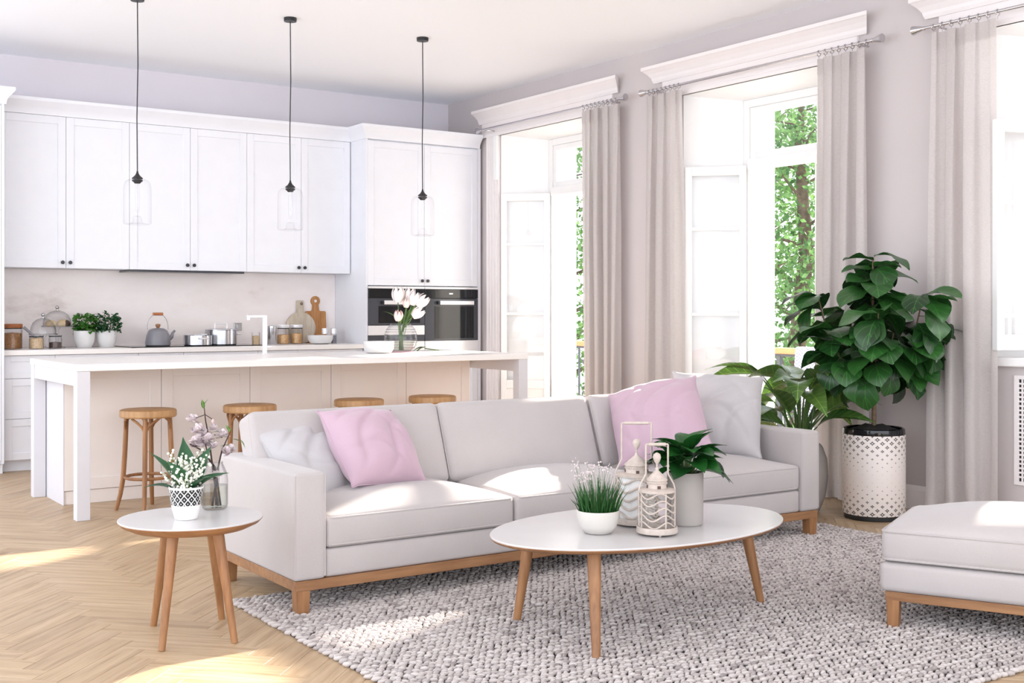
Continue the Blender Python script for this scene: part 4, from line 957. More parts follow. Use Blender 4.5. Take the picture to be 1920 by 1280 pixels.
def lantern(label, loc, R, hb, hr, hh, hw, solid, rz):
    """tray, wavy wire cage round a glass cylinder, domed roof with finial, carrying frame"""
    t = thing('lantern', label, 'lantern', loc, rz, 'cream metal lanterns'); z0 = 0.012
    for k in range(3): a = k * 2.09 + 0.5; MB().ball((0.8 * R * math.cos(a), 0.8 * R * math.sin(a), 0.005), 0.006, 8, 6).build('foot', M['cream'], t, smooth=1)
    MB().lathe([(0.0001, 0.008), (R, 0.008), (R + 0.002, 0.012), (R, 0.03), (R - 0.004, 0.031), (R - 0.006, 0.014), (0.0001, 0.013)], 40).build('tray', M['cream'], t, smooth=S30)
    Rc = R * 0.86; zb = 0.03; zt = 0.03 + hb
    MB().lathe([(Rc - 0.006, 0.014), (Rc - 0.006, zt - 0.005)], 36).build('glass_cylinder', M['ceramic'] if solid else M['glass'], t, smooth=1)
    for k in range(4):
        a = k * PI / 2 + 0.3; MB().tube([(Rc * math.cos(a), Rc * math.sin(a), 0.014), (Rc * math.cos(a), Rc * math.sin(a), zt)], 0.0032, 6).build('post', M['cream'], t, smooth=1)
    nb = 5
    for k in range(nb):
        z = zb + (k + 0.4) * hb / nb; pts = [(Rc * math.cos(w_), Rc * math.sin(w_), z + 0.011 * math.sin(4 * w_ + 0.4 * k)) for w_ in [2 * PI * i / 48 for i in range(48)]]
        MB().tube(pts, 0.0042 if solid else 0.003, 6, closed=True).build('wavy_band', M['cream'], t, smooth=1)
    rf = MB().lathe([(Rc + 0.003, zt - 0.006), (Rc + 0.004, zt + 0.002), (Rc * 0.9, zt + 0.006), (Rc * 0.56, zt + 0.008), (Rc * 0.54, zt + 0.012), (Rc * 0.54, zt + 0.033), (Rc * 0.60, zt + 0.036), (Rc * 0.60, zt + 0.042), (Rc * 0.50, zt + 0.046), (Rc * 0.40, zt + 0.055), (Rc * 0.22, zt + 0.066), (Rc * 0.10, zt + 0.074), (0.006, zt + hr)], 36).build('roof', M['cream'], t, smooth=S30)
    bd = MB()
    for k in range(26): a = k * 2 * PI / 26; bd.ball((Rc * 0.56 * math.cos(a), Rc * 0.56 * math.sin(a), zt + 0.027), 0.003, 6, 4)
    bd.build('beading', M['cream'], rf, smooth=1)
    for k in range(4):
        a = k * PI / 2; MB().box(-0.006, -0.003, 0, 0.006, 0.003, 0.011).xform(Matrix.Rotation(a, 4, 'Z') @ Matrix.Translation((0, -Rc * 0.54, zt + 0.008))).build('vent', M['choc'], rf)
    zf = zt + hr; MB().tube([(0, 0, zf - 0.004), (0, 0, zf + 0.014)], 0.0035, 8).lathe([(0.004, zf + 0.012), (0.010, zf + 0.020), (0.016, zf + 0.036), (0.013, zf + 0.048), (0.004, zf + 0.054), (0.0001, zf + 0.055)], 14).build('finial', M['cream'], t, smooth=1)
    MB().tube([(-Rc - 0.002, 0, zb), (-Rc - 0.003, 0, zt), (-Rc * 0.98, 0, zt + 0.02), (-hw, 0, zt + 0.06), (-hw, 0, hh - 0.01), (-hw, 0, hh)], 0.0036, 7).tube([(Rc + 0.002, 0, zb), (Rc + 0.003, 0, zt), (Rc * 0.98, 0, zt + 0.02), (hw, 0, zt + 0.06), (hw, 0, hh - 0.01), (hw, 0, hh)], 0.0036, 7).tube([(-hw, 0, hh), (hw, 0, hh)], 0.0036, 7).build('carrying_frame', M['cream'], t, smooth=1)
    MB().tube([(-hw * 0.8, 0, hh), (hw * 0.8, 0, hh)], 0.0062, 10).build('grip', M['cream'], t, smooth=1)
    return t
lantern('taller cream lantern behind, with a wide grip and milky glass', (3.035, 3.565, ZT2), 0.092, 0.165, 0.085, 0.395, 0.058, True, -0.6)
lantern('smaller cream wire lantern in front, with clear glass', (2.962, 3.362, ZT2), 0.076, 0.135, 0.085, 0.335, 0.042, False, -0.5)

t = thing('table_plant_pot', 'straight beige ceramic pot on the coffee table', 'planter', (3.19, 3.455, ZT2)); r = 0.070
MB().lathe([(0.0001, 0), (r - 0.006, 0), (r - 0.001, 0.006), (r, 0.02), (r + 0.001, 0.20), (r - 0.002, 0.206), (r - 0.006, 0.203), (r - 0.007, 0.17)], 48).build('body', M['greypot'], t, smooth=S30)
MB().lathe([(0.0001, 0.186), (r - 0.007, 0.182)], 24).build('soil', M['soil'], t)
hp = thing('glossy_leaf_plant', 'glossy dark green plant in the beige table pot', 'plant', (3.19, 3.455, ZT2 + 0.184)); rnd = random.Random(9)
hl = [leaf_mesh('leaf', M['hosta'], 0.135 * s, 0.088 * s, oval, d, 0.2, 8, 4, 0.02, p) for s, d, p in ((1, 0.8, 0), (1.1, 1.1, 2), (0.85, 0.5, 4))]
for j in range(40):
    a = j * 2.4; k = j / 39; h = 0.035 + 0.07 * (1 - k) + rnd.uniform(-.01, .01); r = 0.012 + 0.05 * k; p = (r * math.cos(a), r * math.sin(a), h)
    MB().tube([(0.008 * math.cos(a), 0.008 * math.sin(a), -0.006), p], [0.003, 0.002], 5).build('stalk', M['stem'], hp)
    link('leaf', hl[j % 3], hp, M=aim(p, a - PI / 2, 0.95 - 0.85 * k + rnd.uniform(-.2, .2), rnd.uniform(-.3, .3), rnd.uniform(0.85, 1.15)))

# ------------------------------------------------------------------ side table: lily of the valley pot, blossom vase
def band_pot_mat():
    m, nt, b = mat_base('black_weave_band', rgb(236, 234, 232), 0.4)
    sp = nd(nt, 'ShaderNodeSeparateXYZ'); nt.links.new(coords(nt), sp.inputs[0])
    u = math_node(nt, 'MULTIPLY', math_node(nt, 'ARCTAN2', sp.outputs[1], sp.outputs[0]), 14 / (2 * PI)); v = math_node(nt, 'MULTIPLY', sp.outputs[2], 1 / 0.032)
    def tri(x): return math_node(nt, 'ABSOLUTE', math_node(nt, 'SUBTRACT', math_node(nt, 'FRACT', math_node(nt, 'ADD', x, 50)), 0.5))
    p = tri(math_node(nt, 'ADD', u, v)); q = tri(math_node(nt, 'SUBTRACT', u, v)); line = math_node(nt, 'LESS_THAN', math_node(nt, 'MINIMUM', p, q), 0.085)
    dot = math_node(nt, 'LESS_THAN', math_node(nt, 'ADD', math_node(nt, 'SUBTRACT', 0.5, p), math_node(nt, 'SUBTRACT', 0.5, q)), 0.14)
    band = math_node(nt, 'MULTIPLY', math_node(nt, 'GREATER_THAN', sp.outputs[2], 0.056), math_node(nt, 'LESS_THAN', sp.outputs[2], 0.116))
    k = math_node(nt, 'MULTIPLY', band, math_node(nt, 'SUBTRACT', 1.0, math_node(nt, 'MAXIMUM', line, dot)))
    nt.links.new(ramp(nt, k, [(0.0, rgb(238, 236, 234)), (1.0, rgb(24, 24, 28))]), b.inputs['Base Color']); return m
LX, LY = 1.528, 4.405
t = thing('patterned_flower_pot', 'white flower pot with a black lattice band on the side table', 'planter', (LX, LY, 0.4502))
MB().lathe([(0.0001, 0), (0.038, 0), (0.042, 0.003), (0.052, 0.04), (0.060, 0.085), (0.0645, 0.12), (0.0645, 0.124), (0.061, 0.124), (0.058, 0.10)], 48).build('body', band_pot_mat(), t, smooth=S30)
MB().lathe([(0.0001, 0.112), (0.059, 0.11)], 24).build('soil', M['soil'], t)
lv = thing('lily_of_the_valley', 'lily of the valley with broad leaves in the lattice pot', 'plant', (LX, LY, 0.562)); rnd = random.Random(21)
ll = [leaf_mesh('leaf', M['lily'], 0.17 * s, 0.064 * s, lance, d, 0.25, 9, 4, 0.02, p) for s, d, p in ((1.0, 0.5, 0), (0.85, 0.9, 1), (1.1, 0.35, 2))]
ra = -YAW + PI / 2      # turns local X to the picture's right
for k, (dx, pitch, yaw, sc) in enumerate(((-0.03, 1.05, 1.15, 1.05), (-0.035, 0.5, 1.4, 0.8), (0.0, 1.35, 0.3, 1.0), (0.02, 1.2, -0.6, 1.0), (0.03, 0.85, -1.3, 0.9), (0.01, 1.0, 2.6, 0.8), (0.02, 0.7, -2.4, 0.8))):
    link('leaf', ll[k % 3], lv, M=aim((dx * RGT[0], dx * RGT[1], -0.01), yaw - (PI / 2 - YAW), pitch, 0.3, sc * 1.15))
for k in range(34):
    a = rnd.uniform(0, 6.28); r = rnd.uniform(0.0, 0.045); h = rnd.uniform(0.05, 0.15); b = rnd.uniform(0, 6.28); e = 0.02 + 0.06 * rnd.random()
    pts = [(r * math.cos(a), r * math.sin(a), -0.01), (r * math.cos(a) + 0.35 * e * math.cos(b), r * math.sin(a) + 0.35 * e * math.sin(b), 0.55 * h), (r * math.cos(a) + e * math.cos(b), r * math.sin(a) + e * math.sin(b), h)]
    sm = MB(); sm.tube(pts, [0.0016, 0.0014, 0.0008], 5); sm.cur = 1
    for q in range(13):
        f = 0.15 + 0.85 * q / 12; i = 0 if f < 0.5 else 1; g_ = f * 2 - i; p = [pts[i][c] * (1 - g_) + pts[i + 1][c] * g_ for c in range(3)]; w_ = rnd.uniform(0, 6.28)
        sm.ball((p[0] + 0.009 * math.cos(w_), p[1] + 0.009 * math.sin(w_), p[2] - 0.004), rnd.uniform(0.0042, 0.0062), 7, 5)
    sm.build('flower_spray', [M['stem'], M['bell']], lv, smooth=1)
VX, VY = 1.70, 4.565
t = thing('bottle_vase', 'clear glass bottle vase half filled with water on the side table', 'vase', (VX, VY, 0.4502))
MB().lathe([(0.0001, 0.002), (0.044, 0.002), (0.049, 0.006), (0.051, 0.02), (0.051, 0.115), (0.048, 0.14), (0.038, 0.165), (0.031, 0.18), (0.032, 0.188), (0.029, 0.188), (0.0285, 0.18), (0.045, 0.14)], 40).build('glass_body', M['glassdark'], t, smooth=math.radians(50))
MB().lathe([(0.0001, 0.009), (0.046, 0.009), (0.0485, 0.02), (0.0485, 0.095), (0.0001, 0.095)], 32).build('water', M['water'], t, smooth=S30)
cb = thing('blossom_branches', 'cherry blossom branches in the glass bottle vase', 'plant', (VX, VY, 0.462)); rnd = random.Random(33)
def P3(sx, z, dep=0.0): return (sx * RGT[0] + dep * FWD[0], sx * RGT[1] + dep * FWD[1], z)
def blossom(parent, p, r, kind=0):
    f = MB()
    for k in range(14):
        Mx = aim(p, k * 2.4 + rnd.random(), rnd.uniform(-0.7, 1.3), rnd.uniform(-0.5, 0.5), rnd.uniform(0.85, 1.1)); lv_, lf2 = leaf_data(r * 0.95, r * 0.95, oval, -0.7, 0.2, 5, 4, 0.03, k)
        f.add([tuple(Mx @ Vector(v)) for v in lv_], lf2)
    for k in range(5): f.cur = 1; f.ball((p[0] + rnd.uniform(-.2, .2) * r, p[1] + rnd.uniform(-.2, .2) * r, p[2] + rnd.uniform(0, .3) * r), 0.0018, 5, 4)
    return f.build('blossom', [M['blossom'], M['bud']], parent, smooth=1)
stems = [[P3(0.012, 0.0), P3(-0.01, 0.16), P3(-0.024, 0.27), P3(-0.040, 0.34, 0.01), P3(-0.046, 0.40, 0.01)], [P3(-0.01, 0.0), P3(0.012, 0.15), P3(0.03, 0.22, -0.01), P3(0.05, 0.265, -0.01), P3(0.062, 0.295)], [P3(0.0, 0.0, 0.02), P3(0.0, 0.15, 0.01), P3(-0.05, 0.22, 0.0), P3(-0.10, 0.245)], [P3(0.02, 0.0, 0.01), P3(0.005, 0.13), P3(-0.02, 0.19, -0.02), P3(-0.03, 0.25, -0.03)]]
for s in stems: MB().tube(s, [0.0045, 0.0038, 0.003, 0.0024, 0.0016][:len(s)], 7).build('branch', M['twig'], cb, smooth=1)
for sx, z, dp, r in ((-0.088, 0.335, 0, 0.024), (-0.075, 0.29, 0.01, 0.026), (-0.045, 0.285, 0.0, 0.026), (-0.06, 0.255, -0.01, 0.028), (-0.03, 0.24, 0.0, 0.024), (-0.085, 0.235, 0.01, 0.02), (0.03, 0.275, 0, 0.024), (0.048, 0.205, -0.01, 0.026), (0.012, 0.12, -0.03, 0.02), (-0.01, 0.30, 0.02, 0.02), (-0.06, 0.30, -0.02, 0.024), (-0.02, 0.265, -0.02, 0.022), (0.06, 0.215, 0.01, 0.022), (-0.075, 0.26, -0.02, 0.02), (0.0, 0.235, -0.02, 0.02)): blossom(cb, P3(sx, z, dp), r * 1.45)
MB().tube([P3(-0.043, 0.36), P3(-0.088, 0.345)], 0.0018, 5).build('twig', M['twig'], cb); MB().tube([P3(-0.043, 0.365), P3(-0.012, 0.345), P3(-0.01, 0.335)], 0.0016, 5).build('twig', M['twig'], cb); MB().tube([P3(-0.03, 0.285), P3(0.01, 0.28), P3(0.03, 0.27)], 0.0016, 5).build('twig', M['twig'], cb)
MB().ball(P3(-0.008, 0.335), 0.008, 8, 6, 0.8, 0.8, 1.3).build('bud', M['bud'], cb, smooth=1)
sl = leaf_mesh('leaf', M['broad'], 0.042, 0.016, lance, 0.4, 0.2, 6, 2)
for sx, z, yaw, pt in ((-0.046, 0.39, -1.2, 1.2), (-0.046, 0.385, 0.6, 1.3), (0.03, 0.29, 1.6, 0.3), (0.052, 0.285, 1.3, -0.3), (0.06, 0.29, 0.9, 1.0), (0.07, 0.265, -1.5, -0.2), (0.10, 0.262, -1.6, -0.9), (0.02, 0.235, -1.5, 0.3)): link('leaf', sl, cb, M=aim(P3(sx, z), yaw - (PI / 2 - YAW), pt))

# ------------------------------------------------------------------ island: bowl, tulips, napkin, cut stem
ZI = 0.9202
t = thing('island_bowl', 'white bowl on the island beside the tulip vase', 'bowl', (4.21, 7.90, ZI))
MB().lathe([(0.0001, 0), (0.075, 0), (0.095, 0.008), (0.112, 0.035), (0.114, 0.085), (0.112, 0.09), (0.109, 0.085), (0.106, 0.035), (0.085, 0.014), (0.0001, 0.012)], 48).build('bowl_body', M['ceramic'], t, smooth=S30)
TX, TY = 4.485, 8.06
t = thing('ribbed_vase', 'round ribbed glass vase holding tulips on the island', 'vase', (TX, TY, ZI + 0.004))
MB().lathe([(0.0001, 0.0), (0.075, 0.0), (0.095, 0.015), (0.118, 0.05), (0.127, 0.095), (0.122, 0.14), (0.105, 0.178), (0.082, 0.203), (0.078, 0.212)], 48).build('glass_body', M['glass'], t, smooth=1)
for z, r in ((0.03, 0.107), (0.05, 0.118), (0.07, 0.1245), (0.09, 0.127), (0.11, 0.1265), (0.13, 0.1245), (0.15, 0.118), (0.17, 0.1095), (0.19, 0.0955), (0.207, 0.080)): MB().ring((0, 0, z), r, 0.0028, 48, 6).build('rib', M['glassdark'], t, smooth=1)
MB().lathe([(0.0001, 0.008), (0.08, 0.008), (0.112, 0.045), (0.121, 0.08), (0.0001, 0.08)], 36).build('water', M['water'], t, smooth=S30)
def tulip(label, base, head, r, mt, tilt=0.0, tdir=0.0):
    t = thing('tulip', label, 'flower', (TX, TY, ZI + 0.016), 0, 'tulips in the ribbed vase'); b = P3(*base); h = P3(*head)
    MB().tube([b, P3(base[0] * 0.5, 0.13, base[2] * 0.5), P3(head[0] * 0.55, 0.22, head[2] * 0.55), (h[0], h[1], h[2])], 0.0038, 7).build('stem', M['stem'], t, smooth=1)
    R = Matrix.Translation(h) @ Matrix.Rotation(tdir - (PI / 2 - YAW), 4, 'Z') @ Matrix.Rotation(tilt, 4, 'Y')
    for k in range(6):
        vs = []; fs = []; nu, nv = 6, 4; ro = 1.0 if k % 2 else 0.9
        for i in range(nu + 1):
            s = i / nu; rad = r * ro * (0.25 + 0.80 * math.sin(PI * min(1, s * 0.72 + 0.10)) ** 0.9); hw_ = 0.66 * math.sin(PI * (0.12 + 0.88 * s) ** 0.8) ** 0.7 if s < 1 else 0.05
            for j in range(nv + 1): q = (2 * j / nv - 1) * hw_ + k * PI / 3; rr = rad * (1 - 0.10 * (2 * j / nv - 1) ** 2); vs.append((rr * math.cos(q), rr * math.sin(q), s * r * 2.3))
        for i in range(nu):
            for j in range(nv): a = i * (nv + 1) + j; fs.append((a, a + 1, a + nv + 2, a + nv + 1))
        MB().add(vs, fs).xform(R).build('petal', mt, t, smooth=1.2)
    return t
tulip('big white tulip standing highest, over the vase neck', (0.0, 0.0, 0.0), (-0.02, 0.365, 0.0), 0.052, M['petal'], 0.05)
tulip('white tulip behind the highest one, leaning towards the wide oven', (0.01, 0.0, 0.01), (0.055, 0.375, 0.03), 0.046, M['petal'], 0.25)
tulip('white tulip between the highest tulip and the one leaning out', (0.0, 0.0, -0.01), (0.085, 0.345, -0.01), 0.047, M['petal'], 0.35)
tulip('white tulip leaning out farthest at the top of the bunch', (-0.01, 0.0, 0.0), (0.130, 0.335, 0.0), 0.048, M['petal'], 0.75)
tulip('pink tulip tucked under the white ones', (0.01, 0.0, -0.02), (0.045, 0.325, -0.03), 0.03, M['petalpink'], 0.1)
tulip('blush white tulip drooping low on the oven side', (0.02, 0.0, 0.0), (0.095, 0.255, -0.02), 0.044, M['petal'], 0.95)
tulip('pale lilac tulip facing the room, lowest in the bunch', (-0.01, 0.0, -0.01), (-0.015, 0.225, -0.075), 0.036, M['petalpink'], 0.35, -1.2)
tl = [leaf_mesh('leaf', M['broad'], 0.16 * s, 0.045 * s, lance, d, 0.25, 8, 2) for s, d in ((1, 0.9), (0.9, 1.6), (1.1, 0.4))]
for k, (sx, z, yaw, pt, sc, lab) in enumerate(((-0.02, 0.22, 1.3, 0.95, 0.9, 'tulip leaf bending out over the warming drawer side'), (0.0, 0.20, -0.2, 1.2, 1.1, 'upright tulip leaf behind the lilac tulip'), (0.03, 0.19, -0.9, 1.1, 1.2, 'broad tulip leaf rising beside the blush tulip'), (0.05, 0.21, -1.3, 0.9, 0.9, 'tulip leaf drooping under the blush tulip'))):
    tt_ = thing('tulip_leaf', lab, 'leaf', (TX, TY, ZI + 0.016), 0, 'loose tulip leaves in the vase')
    link('leaf', tl[k % 3], tt_, M=aim(P3(sx, z), yaw - (PI / 2 - YAW), pt, 0.3, sc)); MB().tube([P3(sx * 0.2, 0.02), P3(sx, z)], 0.0025, 5).build('stem', M['stem'], tt_)
nk = MB(); nk.box(-0.14, -0.07, 0, 0.16, 0.07, 0.003); nk.box(-0.13, -0.065, 0.003, 0.07, 0.062, 0.0042)
tag(nk.build('napkin', M['napkin'], loc=(4.485, 8.02, ZI), rotz=-0.5, bevel=0.001), 'folded pink napkin under the tulip vase', 'napkin')
t = thing('cut_tulip_leaves', 'cut green tulip leaves lying on the island', 'leaf', (4.74, 8.13, ZI + 0.006))
for k, (yaw, sc, ox) in enumerate(((1.2, 1.0, 0), (1.7, 0.9, 0.01), (0.9, 0.8, 0.02))): link('leaf', tl[0], t, M=aim((ox, 0, 0.022), yaw, -0.02, 0.2, sc * 0.8))
MB().tube([(0, 0, 0.014), (0.09, -0.075, 0.0)], 0.004, 6).build('stem', M['stem'], t, smooth=1)

# ------------------------------------------------------------------ kitchen worktop
ZK = 0.9352; ZH = 0.9422
def herb(label_pot, label_plant, x, y, mt, size, n, seed, sp, hh):
    t = thing('herb_pot', label_pot, 'planter', (x, y, ZK), 0, 'white herb pots')
    MB().lathe([(0.0001, 0), (0.05, 0), (0.056, 0.004), (0.078, 0.05), (0.086, 0.10), (0.086, 0.138), (0.083, 0.14), (0.08, 0.136), (0.08, 0.10)], 40).build('body', M['ceramic'], t, smooth=S30)
    MB().lathe([(0.0001, 0.128), (0.08, 0.126)], 20).build('soil', M['soil'], t)
    p = thing('herb_plant', label_plant, 'plant', (x, y, ZK + 0.126), 0, 'potted herbs'); rnd = random.Random(seed); fo = MB(); lm, lf_ = leaf_data(size, size * 0.62, oval, 0.6, 0.2, 4, 2)
    for k in range(9):
        a = k * 2.4; e = (sp * 0.7 * math.cos(a), sp * 0.7 * math.sin(a), hh * (0.7 + 0.3 * rnd.random())); MB().tube([(0.02 * math.cos(a), 0.02 * math.sin(a), -0.01), (e[0] * 0.6, e[1] * 0.6, e[2] * 0.6), e], 0.002, 5).build('stem', M['stem'], p)
    for k in range(n):
        a = rnd.uniform(0, 6.28); r = sp * math.sqrt(rnd.random()); z = rnd.uniform(0.0, hh) * (1.05 - 0.3 * r / sp)
        Mx = aim((r * math.cos(a), r * math.sin(a), z), a - PI / 2 + rnd.uniform(-1, 1), rnd.uniform(-0.6, 0.9), rnd.uniform(-0.8, 0.8), rnd.uniform(0.7, 1.2)); fo.add([tuple(Mx @ Vector(v)) for v in lm], lf_)
    o = fo.build('foliage', mt, p, smooth=1.2); o['kind'] = 'stuff'
herb('white pot holding the bright green basil', 'bright green basil in a white pot', 2.625, 10.02, M['basil'], 0.05, 150, 4, 0.075, 0.16)
herb('white pot holding the dark green herb, beside the basil', 'dark green bushy herb in a white pot', 2.805, 10.03, M['mint'], 0.032, 420, 6, 0.105, 0.165)
t = thing('kettle', 'grey enamel kettle with a wooden handle on the hob', 'kettle', (3.225, 10.0, ZH))
MB().lathe([(0.0001, 0), (0.095, 0), (0.104, 0.006), (0.105, 0.02), (0.094, 0.09), (0.082, 0.12), (0.074, 0.132), (0.05, 0.146), (0.0001, 0.152)], 40).build('body', M['kettle'], t, smooth=S30)
MB().lathe([(0.013, 0.149), (0.013, 0.156), (0.021, 0.168), (0.02, 0.182), (0.0001, 0.186)], 20).build('lid_knob', M['oak'], t, smooth=S30)
MB().tube([(0.085, 0, 0.05), (0.118, 0, 0.075), (0.125, 0, 0.105), (0.145, 0, 0.128)], [0.022, 0.017, 0.012, 0.010], 12).build('spout', M['kettle'], t, smooth=1)
hp_ = [(0.088 * math.cos(a), 0, 0.135 + 0.135 * math.sin(a) ** 0.8) for a in [PI * i / 16 for i in range(17)]]
hd = MB().tube(hp_, 0.0035, 6).build('handle', M['steel'], t, smooth=1); MB().tube([(-0.042, 0, 0.268), (0.042, 0, 0.268)], 0.0125, 12).build('grip', M['copper'], hd, smooth=S30)
def pan(label, x, y, r, h, lid, rz=0.0):
    t = thing('saucepan', label, 'pan', (x, y, ZH), rz, 'steel pans on the hob')
    MB().lathe([(0.0001, 0), (r - 0.006, 0), (r, 0.006), (r, h), (r + 0.003, h + 0.002), (r - 0.003, h + 0.002), (r - 0.004, 0.008), (0.0001, 0.006)], 40).build('body', M['steel'], t, smooth=S30)
    if lid:
        ld = MB().lathe([(r + 0.004, h + 0.003), (r + 0.003, h + 0.008), (r * 0.7, h + 0.016), (0.0001, h + 0.02)], 40).build('lid', M['steel'], t, smooth=S30)
        MB().tube([(-0.055, 0, h + 0.014), (-0.055, 0, h + 0.055), (-0.05, 0, h + 0.06), (0.05, 0, h + 0.06), (0.055, 0, h + 0.055), (0.055, 0, h + 0.014)], 0.0055, 8).build('lid_handle', M['steelw'], ld, smooth=1)
    for sg in (-1, 1): MB().tube([(sg * r, -0.035, h * 0.72), (sg * (r + 0.032), -0.035, h * 0.72), (sg * (r + 0.036), 0, h * 0.72), (sg * (r + 0.032), 0.035, h * 0.72), (sg * r, 0.035, h * 0.72)], 0.006, 8).build('handle', M['steelw'], t, smooth=1)
pan('low steel pan beside the kettle', 3.54, 9.91, 0.118, 0.085, False, PI / 2); pan('large lidded steel pan beside the low pan', 3.79, 10.03, 0.135, 0.125, True)
tag(MB().box(-0.035, -0.006, 0, 0.035, 0.006, 0.07).box(-0.012, -0.012, 0.02, 0.012, -0.006, 0.05).build('wall_socket', M['steel'], loc=(4.04, YB - 0.03, 1.06), bevel=0.002), 'small steel socket on the backsplash beside the lidded pan', 'socket')
def jar(label, x, y, r, h, fill, fillh, lidm, lidh, name='storage_jar'):
    t = thing(name, label, 'jar', (x, y, ZK), 0, 'glass jars on the worktop')
    MB().lathe([(0.0001, 0.003), (r - 0.004, 0.003), (r, 0.008), (r, h - 0.02), (r - 0.006, h - 0.004), (r - 0.006, h)], 32).build('glass_body', M['glassdark'], t, smooth=S30)
    MB().lathe([(0.0001, 0.006), (r - 0.005, 0.006), (r - 0.004, 0.01), (r - 0.004, fillh), (0.0001, fillh + 0.006)], 28).build('contents', fill, t, smooth=S30)
    MB().lathe([(r - 0.005, h - 0.006), (r - 0.001, h - 0.006), (r - 0.001, h + 0.002)], 28).build('seal', M['black'], t)
    MB().lathe([(0.0001, h + 0.002), (r, h + 0.002), (r + 0.002, h + 0.006), (r + 0.002, h + lidh), (r - 0.002, h + lidh + 0.004), (0.0001, h + lidh + 0.005)], 32).build('lid', lidm, t, smooth=S30)
jar('glass jar of nuts with a wooden lid at the worktop end', 2.06, 9.98, 0.075, 0.165, M['cork'], 0.125, M['copper'], 0.03)
jar('low glass jar of seeds under the front cake stand', 2.215, 9.86, 0.055, 0.10, M['grain'], 0.085, M['glass'], 0.004)
jar('glass jar of pasta beside the steel canister', 4.405, 10.10, 0.056, 0.145, M['pasta'], 0.085, M['steelw'], 0.028)
jar('glass jar of pasta beside the round board', 4.545, 10.12, 0.056, 0.145, M['pasta'], 0.095, M['steelw'], 0.028)
jar('small jar of biscuits behind the front cake stand', 2.375, 9.93, 0.05, 0.10, M['choc'], 0.05, M['glass'], 0.004)
t = thing('scoop', 'grey handled scoop propped over the jar of seeds', 'scoop', (2.17, 9.84, ZK + 0.10), -0.2)
MB().tube([(-0.055, 0, 0.075), (0.02, 0, 0.005)], [0.012, 0.009], 10).build('handle', M['kettle'], t, smooth=1); MB().ball((0.03, 0, -0.004), 0.016, 10, 6, 1, 1, 0.6).build('bowl', M['steel'], t, smooth=1)
def cake_stand(label, x, y, r, h, fills):
    t = thing('cake_stand', label, 'cake stand', (x, y, ZK), 0, 'glass cake stands')
    MB().lathe([(0.0001, 0.0), (r * 0.55, 0.0), (r * 0.52, 0.008), (0.018, 0.018), (0.012, 0.05), (0.016, h * 0.6), (0.012, h - 0.03), (0.03, h - 0.006)], 32).build('foot', M['glassdark'], t, smooth=1)
    MB().lathe([(0.0001, h - 0.006), (r, h - 0.006), (r + 0.006, h + 0.002), (r + 0.004, h + 0.006), (r - 0.002, h), (0.0001, h)], 40).build('plate', M['glassdark'], t, smooth=S30)
    rd = r * 0.93; dm = MB().lathe([(rd, h + 0.002), (rd, h + 0.03), (rd * 0.95, h + 0.06), (rd * 0.78, h + 0.095), (rd * 0.5, h + 0.118), (rd * 0.2, h + 0.128), (0.012, h + 0.13)], 40).build('dome', M['glassdark'], t, smooth=1)
    MB().tube([(0, 0, h + 0.128), (0, 0, h + 0.145)], 0.007, 8).ball((0, 0, h + 0.155), 0.016, 12, 8).build('knob', M['steel'], dm, smooth=1)
    return t
cake_stand('low glass cake stand with a dome, in front', 2.275, 9.90, 0.105, 0.115, None); cake_stand('tall glass cake stand with a dome, behind, holding bread', 2.43, 10.10, 0.118, 0.175, None)
for k, (dx, dy, m_, lab, s) in enumerate(((-0.05, 0.0, 'bread', 'pale bread roll under the tall glass dome', 1.0), (0.045, -0.01, 'choc', 'dark topped loaf under the tall glass dome', 1.15))):
    b_ = MB().ball((0, 0, 0), 0.045 * s, 16, 10, 1.0, 1.1, 0.75); b_.v = [(x, y, max(z, -0.02)) for x, y, z in b_.v]
    t = thing('loaf', lab, 'bread', (2.43 + dx, 10.10 + dy, ZK + 0.195)); b_.build('crumb', M['bread'], t, smooth=1)
    if k: q = MB().ball((0.014, -0.012, 0.0), 0.046, 14, 8, 0.9, 1.0, 0.75); q.v = [(x, y, max(z, -0.02)) for x, y, z in q.v]; q.build('crust', M['choc'], t, smooth=1)
tag(MB().lathe([(0.0001, 0), (0.037, 0), (0.039, 0.003), (0.039, 0.165), (0.036, 0.168), (0.0001, 0.168)], 32).lathe([(0.0395, 0.14), (0.040, 0.145)], 32).build('canister', M['steel'], loc=(4.275, 10.05, ZK), smooth=S30), 'plain steel canister beside the tap', 'canister')
t = thing('sugar_glass', 'small glass of brown sugar behind the tap', 'glass', (4.10, 10.0, ZK)); MB().lathe([(0.0001, 0.002), (0.034, 0.002), (0.036, 0.11)], 28).build('glass_body', M['glassdark'], t, smooth=S30); MB().lathe([(0.0001, 0.005), (0.032, 0.005), (0.034, 0.08), (0.0001, 0.085)], 24).build('contents', M['grain'], t, smooth=S30)
tag(MB().lathe([(0.0001, 0), (0.06, 0), (0.095, 0.012), (0.113, 0.045), (0.114, 0.08), (0.111, 0.08), (0.108, 0.046), (0.09, 0.018), (0.0001, 0.012)], 44).build('serving_bowl', M['ceramic'], loc=(4.68, 9.90, ZK), smooth=S30), 'white bowl on the worktop in front of the cutting boards', 'bowl')
